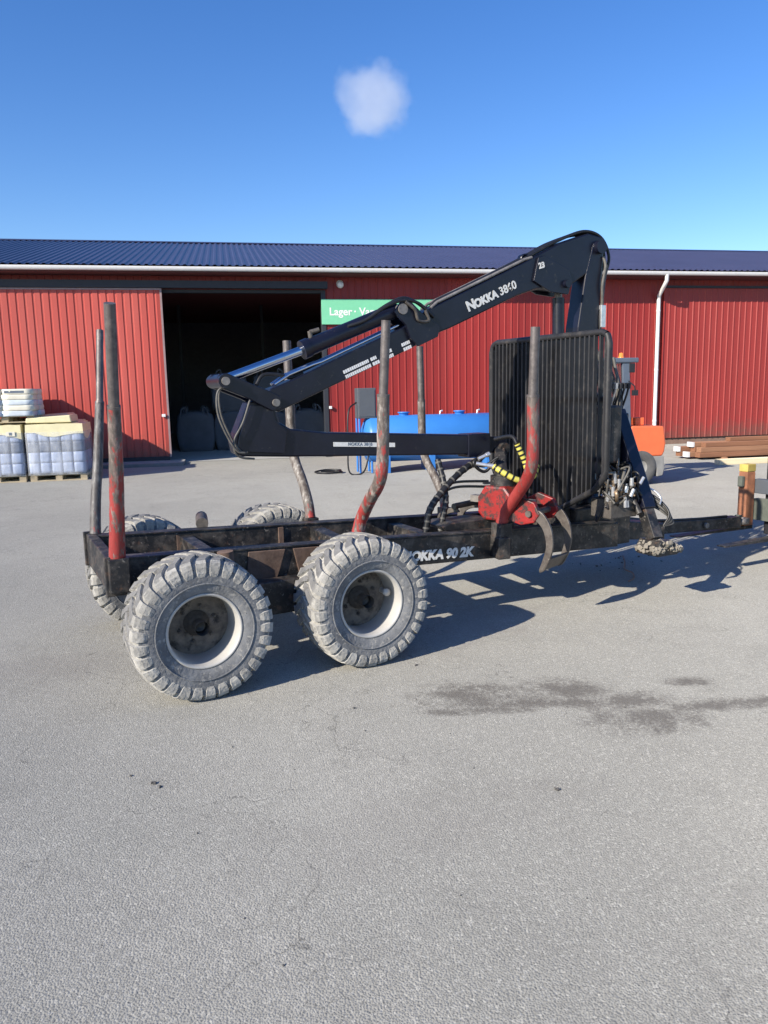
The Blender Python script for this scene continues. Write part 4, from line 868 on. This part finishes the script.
hose('crane_hose', [(1.70, YC - 0.02, 2.46), (1.84, YC - 0.05, 2.555), (1.98, YC - 0.06, 2.615), (2.10, YC - 0.04, 2.60), (2.25, YC - 0.03, 2.52)], 0.013, 'rubber_hose')
hose('crane_hose', [(1.98, YC - 0.12, 2.58), (2.06, YC - 0.13, 2.52), (2.10, YC - 0.12, 2.44), (2.20, YC - 0.11, 2.44), (2.17, YC - 0.11, 2.52)], 0.014, 'hub')

# ---- rotator, grapple hoses and grapple
GC = Vector((2.71, 0.66, 0.0)); gu = Vector((0.36, -0.933, 0)).normalized(); gv = Vector((gu.y, -gu.x, 0)) * -1; gz = Vector((0, 0, 1))
def gp(u, v, z): return GC + gu * u + gv * v + gz * z
GR3 = Matrix((gu, gv, gz)).transposed()
m = MB(); m.beam((2.98, YC, 1.39), (2.80, 0.78, 1.13), 0.09, 0.07); m.tube([(2.98, YC - 0.1, 1.36), (2.98, YC + 0.1, 1.36)], 0.05, 14); m.build('hanger_link', 'black', T, bevel=0.008)
m = MB(); m.tube([gp(0.0, 0, 1.06), gp(0.0, 0, 1.17)], 0.10, 20); m.tube([gp(0, 0, 1.17), gp(0, 0, 1.21)], 0.07, 18); m.build('rotator', 'black', T)
m = MB(); m.v = []
def gprism(poly, v0, v1):
    """polygon in the (u, z) plane of the grapple extruded along v"""
    q = MB(); q.prism(poly, v0, v1); q.v = [tuple(gp(x, y, z)) for x, y, z in q.v]; return q
gb = gprism([(-0.17, 0.86), (-0.17, 0.99), (-0.10, 1.09), (0.09, 1.09), (0.17, 1.00), (0.20, 0.90), (0.12, 0.80), (-0.11, 0.80)], -0.12, 0.12).build('grapple', 'redpaint', T, bevel=0.02)
gprism([(-0.30, 0.93), (0.30, 0.93), (0.30, 0.985), (-0.30, 0.985)], -0.035, 0.035).build('grapple_cylinder', 'steel', gb)
for sgn in (1, -1):
    # red shoulders at the root of each claw
    for v in ((-0.15, 0.15) if sgn > 0 else ()):
        gprism([(sgn * a, z) for a, z in ((0.16, 0.83), (0.16, 0.98), (0.26, 1.03), (0.40, 0.99), (0.45, 0.90), (0.40, 0.83), (0.28, 0.80))], v - 0.022, v + 0.022).build('claw_shoulder', 'redpaint' if sgn > 0 else 'claw', gb, bevel=0.008)
    outer = [(0.36, 0.955), (0.47, 0.91), (0.545, 0.80), (0.565, 0.67), (0.54, 0.55), (0.49, 0.455), (0.45, 0.43)]
    inner = [(0.445, 0.455), (0.48, 0.55), (0.505, 0.66), (0.475, 0.78), (0.41, 0.845), (0.33, 0.87)]
    outer = [(p.x, p.y) for p in catmull([Vector((a, z, 0)) for a, z in outer], 4)]; inner = [(p.x, p.y) for p in catmull([Vector((a, z, 0)) for a, z in inner], 4)]
    if sgn < 0:   # the far claw rests higher, on the frame
        outer = [(x, 0.83 + (z - 0.83) * 0.45) for x, z in outer]; inner = [(x, 0.83 + (z - 0.83) * 0.45) for x, z in inner]
    for v in (-0.15, 0.15):
        gprism([(sgn * a, z) for a, z in outer + inner], v - 0.012, v + 0.012).build('claw', 'claw', gb, bevel=0.004)
    tip = [(0.485, 0.46), (0.54, 0.55), (0.525, 0.56), (0.45, 0.435)] if sgn > 0 else [(0.50, 0.64), (0.555, 0.69), (0.54, 0.70), (0.455, 0.63)]
    gprism([(sgn * a, z) for a, z in tip], -0.165, 0.165).build('claw_tip', 'claw', gb, bevel=0.003)
    a = gp(sgn * 0.36, -0.195, 0.90); b = gp(sgn * 0.36, 0.195, 0.90)
    m = MB(); m.tube([a, b], 0.026, 14); m.build('claw_pin', 'claw', gb)
def ribbed(name, pts, r, m1, m2, n):
    """hose with a spiral guard"""
    h = hose(name, pts, r, m1, T, 10); P = catmull([Vector(p) for p in pts], 40); L = len(P)
    for i in range(n):
        k = int((i + 0.5) / n * (L - 2)); a, b = P[k], P[k + 1]; d = (b - a).normalized()
        q = MB(); q.tube([a - d * 0.0075, a + d * 0.0075], r * 1.12, 10); q.build('guard_ring', m2, h)
ribbed('grapple_hose', [(2.86, 0.66, 1.42), (2.89, 0.64, 1.34), (2.92, 0.62, 1.25), (2.90, 0.58, 1.15), (2.82, 0.60, 1.08)], 0.025, 'yellow', 'rubber_hose', 9)
ribbed('grapple_hose', [(2.62, 0.66, 1.25), (2.68, 0.58, 1.19), (2.78, 0.52, 1.135), (2.90, 0.50, 1.16), (2.98, 0.55, 1.24)], 0.025, 'yellow', 'rubber_hose', 9)
for k, (a, b) in enumerate((((2.62, 0.66, 1.25), (2.50, 0.74, 1.275)), ((2.72, 0.86, 1.335), (2.62, 0.88, 1.295)))):
    m = MB(); m.tube([a, Vector(a).lerp(Vector(b), 0.5), b], 0.016, 10); m.tube([a, Vector(a).lerp(Vector(b), 0.3)], 0.022, 6); m.build('hose_coupling', 'zinc', T)
hose('grapple_hose', [(2.86, 0.66, 1.42), (2.86, 0.74, 1.48), (2.82, 0.92, 1.45)], 0.018, 'rubber_hose')
for k in range(2):
    hose('grapple_hose', [(2.72 + 0.05 * k, 0.95, 1.33), (2.60 + 0.05 * k, 0.92, 1.26), (2.70, 0.9, 1.18 + 0.05 * k), (2.80, 0.85, 1.30)], 0.014, 'rubber_hose')
# black guarded hoses looping down to the frame
ribbed('frame_hose', [(2.70, 1.0, 1.275), (2.46, 0.93, 1.18), (2.24, 0.88, 1.03), (2.12, 0.86, 0.90), (2.08, 0.86, 0.72)], 0.028, 'rubber_hose', 'hose_grey', 13)
ribbed('frame_hose', [(2.30, 1.02, 1.30), (2.31, 0.95, 1.13), (2.29, 0.88, 0.97), (2.25, 0.86, 0.84), (2.22, 0.86, 0.70)], 0.026, 'rubber_hose', 'hose_grey', 12)
for k in range(2):
    hose('frame_hose', [(2.50, 1.26, 1.03 - 0.05 * k), (2.66, 1.25, 1.06 - 0.045 * k), (2.95, 1.2, 1.05 - 0.05 * k)], 0.012, 'hose_grey')
m = MB(); m.prism([(2.16, 0.775), (2.24, 0.80), (2.62, 0.80), (2.88, 0.75), (2.88, 0.70), (2.20, 0.74)], 0.72, 1.02); m.build('grapple_rest', 'black', T, bevel=0.006)

# ---- valve bank with its tangle of hoses, behind the headboard on the near side
m = MB(); m.bb(3.50, 3.80, 0.22, 0.46, 0.78, 0.94); vb = m.build('valve_block', 'hub', T, bevel=0.01)
for k in range(7):
    x = 3.50 + 0.045 * k
    m = MB(); m.tube([(x, 0.26, 0.93), (x, 0.25, 1.00), (x + 0.01, 0.24, 1.07)], 0.015, 8); m.tube([(x, 0.255, 0.95), (x, 0.25, 0.985)], 0.023, 6); m.build('hose_coupling', 'zinc' if k in (0, 1, 4) else 'brass', vb)
rnd = random.Random(21)
for k in range(34):
    x = rnd.uniform(3.48, 3.80); y = rnd.uniform(0.16, 0.32); z = rnd.uniform(0.86, 1.08)
    pts = [(x, y, z), (x + rnd.uniform(-0.1, 0.12), y + rnd.uniform(-0.08, 0.1), z + rnd.uniform(0.0, 0.22)), (x + rnd.uniform(0.0, 0.2), y + rnd.uniform(0.0, 0.25), z + rnd.uniform(-0.15, 0.2)), (x + rnd.uniform(0.1, 0.3), y + rnd.uniform(0.1, 0.4), z + rnd.uniform(-0.2, 0.35))]
    hose('valve_hose', pts, rnd.choice((0.009, 0.011, 0.014)), rnd.choice(('rubber_hose', 'rubber_hose', 'hose_grey', 'brass', 'hose_grey')), vb, 6, 6)
for k in range(11):
    m = MB(); x = 3.50 + rnd.uniform(0, 0.28); y = rnd.uniform(0.14, 0.24); z = rnd.uniform(0.88, 1.10)
    m.tube([(x, y, z), (x + rnd.uniform(-0.02, 0.05), y, z + rnd.uniform(0.05, 0.10))], rnd.uniform(0.012, 0.018), 8); m.build('hose_coupling', rnd.choice(('zinc', 'brass', 'zinc')), vb)
for k in range(9):                                        # bundle climbing the pillar
    y = 0.62 + 0.035 * k + rnd.uniform(-0.01, 0.01)
    hose('pillar_hose', [(3.80 + rnd.uniform(-0.05, 0.1), 0.45, 1.05), (3.90, y - 0.12, 1.25 + rnd.uniform(-0.05, 0.05)), (3.98 + rnd.uniform(-0.05, 0.05), y, 1.55), (4.02 + rnd.uniform(-0.06, 0.06), y + 0.05, 1.85), (3.98, y + 0.12, 2.15 + rnd.uniform(-0.1, 0.1))], 0.014, rnd.choice(('rubber_hose', 'rubber_hose', 'hose_grey')), T, 8, 8)
for k in range(5):                                        # levers of the control valve up on the pillar
    x = 3.86 + 0.05 * k
    m = MB(); m.tube([(x, 0.72, 1.62), (x - 0.02, 0.62, 1.80), (x - 0.02, 0.60, 1.86)], 0.010, 6); m.tube([(x - 0.02, 0.60, 1.86), (x - 0.02, 0.595, 1.91)], 0.02, 8); m.build('control_lever', 'fl_dark' if k != 1 else 'zinc', T)
m = MB(); m.bb(3.80, 4.12, 0.66, 0.86, 1.36, 1.64); m.build('control_valve', 'navy', T, bevel=0.012)
m = MB(); m.bb(3.66, 3.80, 0.42, 0.66, 1.22, 1.72); m.build('oil_filter_bank', 'black', T, bevel=0.02)
m = MB(); m.bb(3.84, 4.02, 0.60, 0.72, 1.02, 1.34); m.build('filter_housing', 'navy', T, bevel=0.02)

# ---- stabiliser leg on the near side, folded up off the ground, with a muddy foot
la = Vector((3.89, 0.60, 1.66)); lbp = Vector((3.86, 0.07, 0.60)); ax = (lbp - la).normalized()
m = MB(); m.beam(la, la.lerp(lbp, 0.78), 0.13, 0.13, (1, 0, 0)); lg = m.build('stabiliser_leg', 'navy', T, bevel=0.008)
m = MB(); m.beam(la.lerp(lbp, 0.76), lbp, 0.10, 0.10, (1, 0, 0)); m.build('leg_ram', 'black', lg, bevel=0.006)
m = MB(); m.tube([la + Vector((-0.10, -0.04, -0.3)), la.lerp(lbp, 0.80) + Vector((-0.10, -0.02, 0))], 0.026, 12); m.build('leg_cylinder', 'black', lg)
m = MB(); m.beam((3.88, 0.85, 0.95), (3.88, 0.36, 1.12), 0.12, 0.12, (1, 0, 0)); m.build('leg_bracket', 'navy', T, bevel=0.008)
m = MB(); m.prism([(3.74, 0.50), (3.77, 0.475), (3.99, 0.475), (4.03, 0.50), (4.01, 0.53), (3.93, 0.60), (3.80, 0.60), (3.75, 0.53)], -0.06, 0.18); ft = m.build('leg_foot', 'black', lg, bevel=0.008)
rnd = random.Random(5); m = MB()
for k in range(420):
    x = min(4.03, max(3.73, rnd.gauss(3.90, 0.09))); y = rnd.uniform(-0.072, 0.16); s = rnd.uniform(0.010, 0.034)
    z = 0.515 + 0.085 * max(0, 1 - abs(x - 3.87) / 0.22) * rnd.uniform(0.3, 1.0) + rnd.uniform(-0.02, 0.008)
    q = Quaternion((rnd.random(), rnd.random(), rnd.random(), rnd.random())).normalized(); m.box((x, y, z), (s * 1.3, s, s * 0.8), q)
tag(m.build('mud_clods', 'mud', ft), kind='stuff')
for k in range(6):
    d = 0.015 * k
    hose('leg_hose', [(3.80, 0.42, 1.06 - d), (3.92, 0.30, 1.00 - d * 1.5), (4.0, 0.15, 0.90 - d), (4.02 + 0.01 * k, 0.07, 0.80 - d), (3.97, 0.08, 0.70)], 0.011, 'hose_grey' if k % 2 else 'rubber_hose', lg, 7, 8)
hose('leg_hose', [(3.82, 0.40, 1.10), (3.90, 0.30, 1.04), (3.97, 0.20, 0.99), (3.99, 0.14, 0.93), (3.96, 0.12, 0.88)], 0.008, 'zinc', lg, 7, 8)

# ---- drawbar
m = MB(); m.prism([(4.3, 0.53), (5.75, 0.455), (6.2, 0.435), (6.2, 0.315), (5.75, 0.335), (4.3, 0.40)], YC - 0.07, YC + 0.07); db = m.build('drawbar', 'black', T, bevel=0.01)
m = MB(); m.lathe([(-0.03, 0.085), (0.03, 0.085), (0.03, 0.045), (-0.03, 0.045)], 24, 'Z', (6.28, YC, 0.375), closed=True); m.build('towing_eye', 'steel', db)
m = MB(); m.tube([(5.62, YC - 0.075, 0.40), (5.62, YC - 0.10, 0.40)], 0.03, 12); m.build('pivot_bolt', 'steel', db)
hose('supply_hose', [(4.3, YC - 0.1, 0.62), (4.9, YC - 0.05, 0.52), (5.5, YC - 0.04, 0.475), (6.0, YC - 0.03, 0.455)], 0.014, 'rubber_hose')

# ------------------------------------------------------------------ loader forks that hold the drawbar, at the right edge of the picture
TM = Matrix.Translation((-1.10405, 4.53483, 0)) @ Matrix.Rotation(0.480914, 4, 'Z')
Lm = empty('fork_loader', TM @ Vector((6.47, YC, 0)), 0.480914); tag(Lm, 'dark loader mast with rusty yellow tipped forks at the right edge', 'loader')
for y in (0.08, -0.52):
    m = MB(); m.bb(-0.09, 0.045, y - 0.055, y + 0.055, 0.30, 0.905); fk = m.build('fork', 'fork', Lm, bevel=0.008)
    m = MB(); m.prism([(-1.15, 0.278), (-1.15, 0.290), (-0.09, 0.30), (0.045, 0.30), (0.045, 0.26), (-0.4, 0.265)], y - 0.05, y + 0.05); m.build('fork_blade', 'black', fk)
    m = MB(); m.bb(-0.092, 0.047, y - 0.056, y + 0.056, 0.906, 0.99); m.build('fork_top', 'fork_yellow', fk, bevel=0.008)
    m = MB(); m.bb(-0.145, -0.093, y - 0.03, y + 0.03, 0.74, 0.86); m.build('fork_hook', 'green_grey', fk, bevel=0.01)
    m = MB(); m.bb(-0.15, -0.093, y - 0.02, y + 0.04, 0.33, 0.42); m.build('stop_block', 'green_grey', fk, bevel=0.006)
for z0, z1, mn in ((0.66, 0.82, 'cab_grey'), (0.36, 0.60, 'green_grey')):
    m = MB(); m.bb(0.05, 0.14, -0.75, 0.05, z0, z1); m.build('carriage_bar', mn, Lm, bevel=0.008)
for y in (-0.62, -0.09):
    m = MB(); m.bb(0.142, 0.28, y - 0.05, y + 0.05, 0.20, 1.28); m.build('mast_upright', 'fl_dark', Lm, bevel=0.008)
m = MB(); m.bb(0.75, 2.6, -0.85, 0.05, 0.45, 0.95); m.build('loader_body', 'fl_dark', Lm, bevel=0.04)
for x in (1.25, 2.3):
    for y in (-0.95, 0.12):
        q = MB(); q.lathe([(-0.12, 0.2), (-0.12, 0.40), (-0.08, 0.44), (0.08, 0.44), (0.12, 0.40), (0.12, 0.2)], 32, 'Y', closed=True); q.lathe([(-0.1, 0.2), (-0.08, 0.0)], 24, 'Y'); q.build('wheel', 'fl_tyre', Lm, loc=(x, y, 0.44))

# ------------------------------------------------------------------ small things on the ground
rnd = random.Random(4); m = MB()
for k in range(90):
    y = 1.7 + rnd.random() ** 1.5 * 12; x = rnd.uniform(-0.55, 0.6) * (y + 1); s = rnd.uniform(0.002, 0.006)
    q = Quaternion((rnd.random(), rnd.random(), rnd.random(), rnd.random())).normalized(); m.box((x, y, s * 0.3), (s * 1.4, s, s * 0.7), q)
for x, y, s in ((-1.17, 3.53, 0.013), (-1.13, 3.50, 0.009), (0.80, 3.40, 0.012), (-1.30, 3.62, 0.007), (0.2, 5.1, 0.010), (-0.2, 4.4, 0.008)):
    for j in range(3):
        q = Quaternion((rnd.random(), rnd.random(), rnd.random(), rnd.random())).normalized(); m.box((x + rnd.uniform(-s, s), y + rnd.uniform(-s, s), s * 0.3), (s * 1.2, s, s * 0.6), q)
for k in range(22):        # mud crumbs under the raised foot
    c = TM @ Vector((rnd.gauss(5.0, 0.35), rnd.gauss(1.55, 0.16), 0)); s = rnd.uniform(0.006, 0.02)
    q = Quaternion((rnd.random(), rnd.random(), rnd.random(), rnd.random())).normalized(); m.box((c.x, c.y, s * 0.3), (s * 1.3, s, s * 0.7), q)
tag(m.build('grit', 'stone'), 'scattered grit and mud crumbs on the asphalt', 'grit', kind='stuff')
m = MB(); m.tube([TM @ Vector(p) for p in ((5.10, 1.66, 0.012), (4.85, 1.38, 0.02), (4.66, 1.19, 0.012), (4.55, 0.98, 0.03), (4.45, 0.86, 0.014), (4.32, 0.80, 0.012))], 0.007, 6, curve=8)
tag(m.build('cord', 'cord'), 'thin brownish cord lying in the trailer shadow below the crane', 'cord')
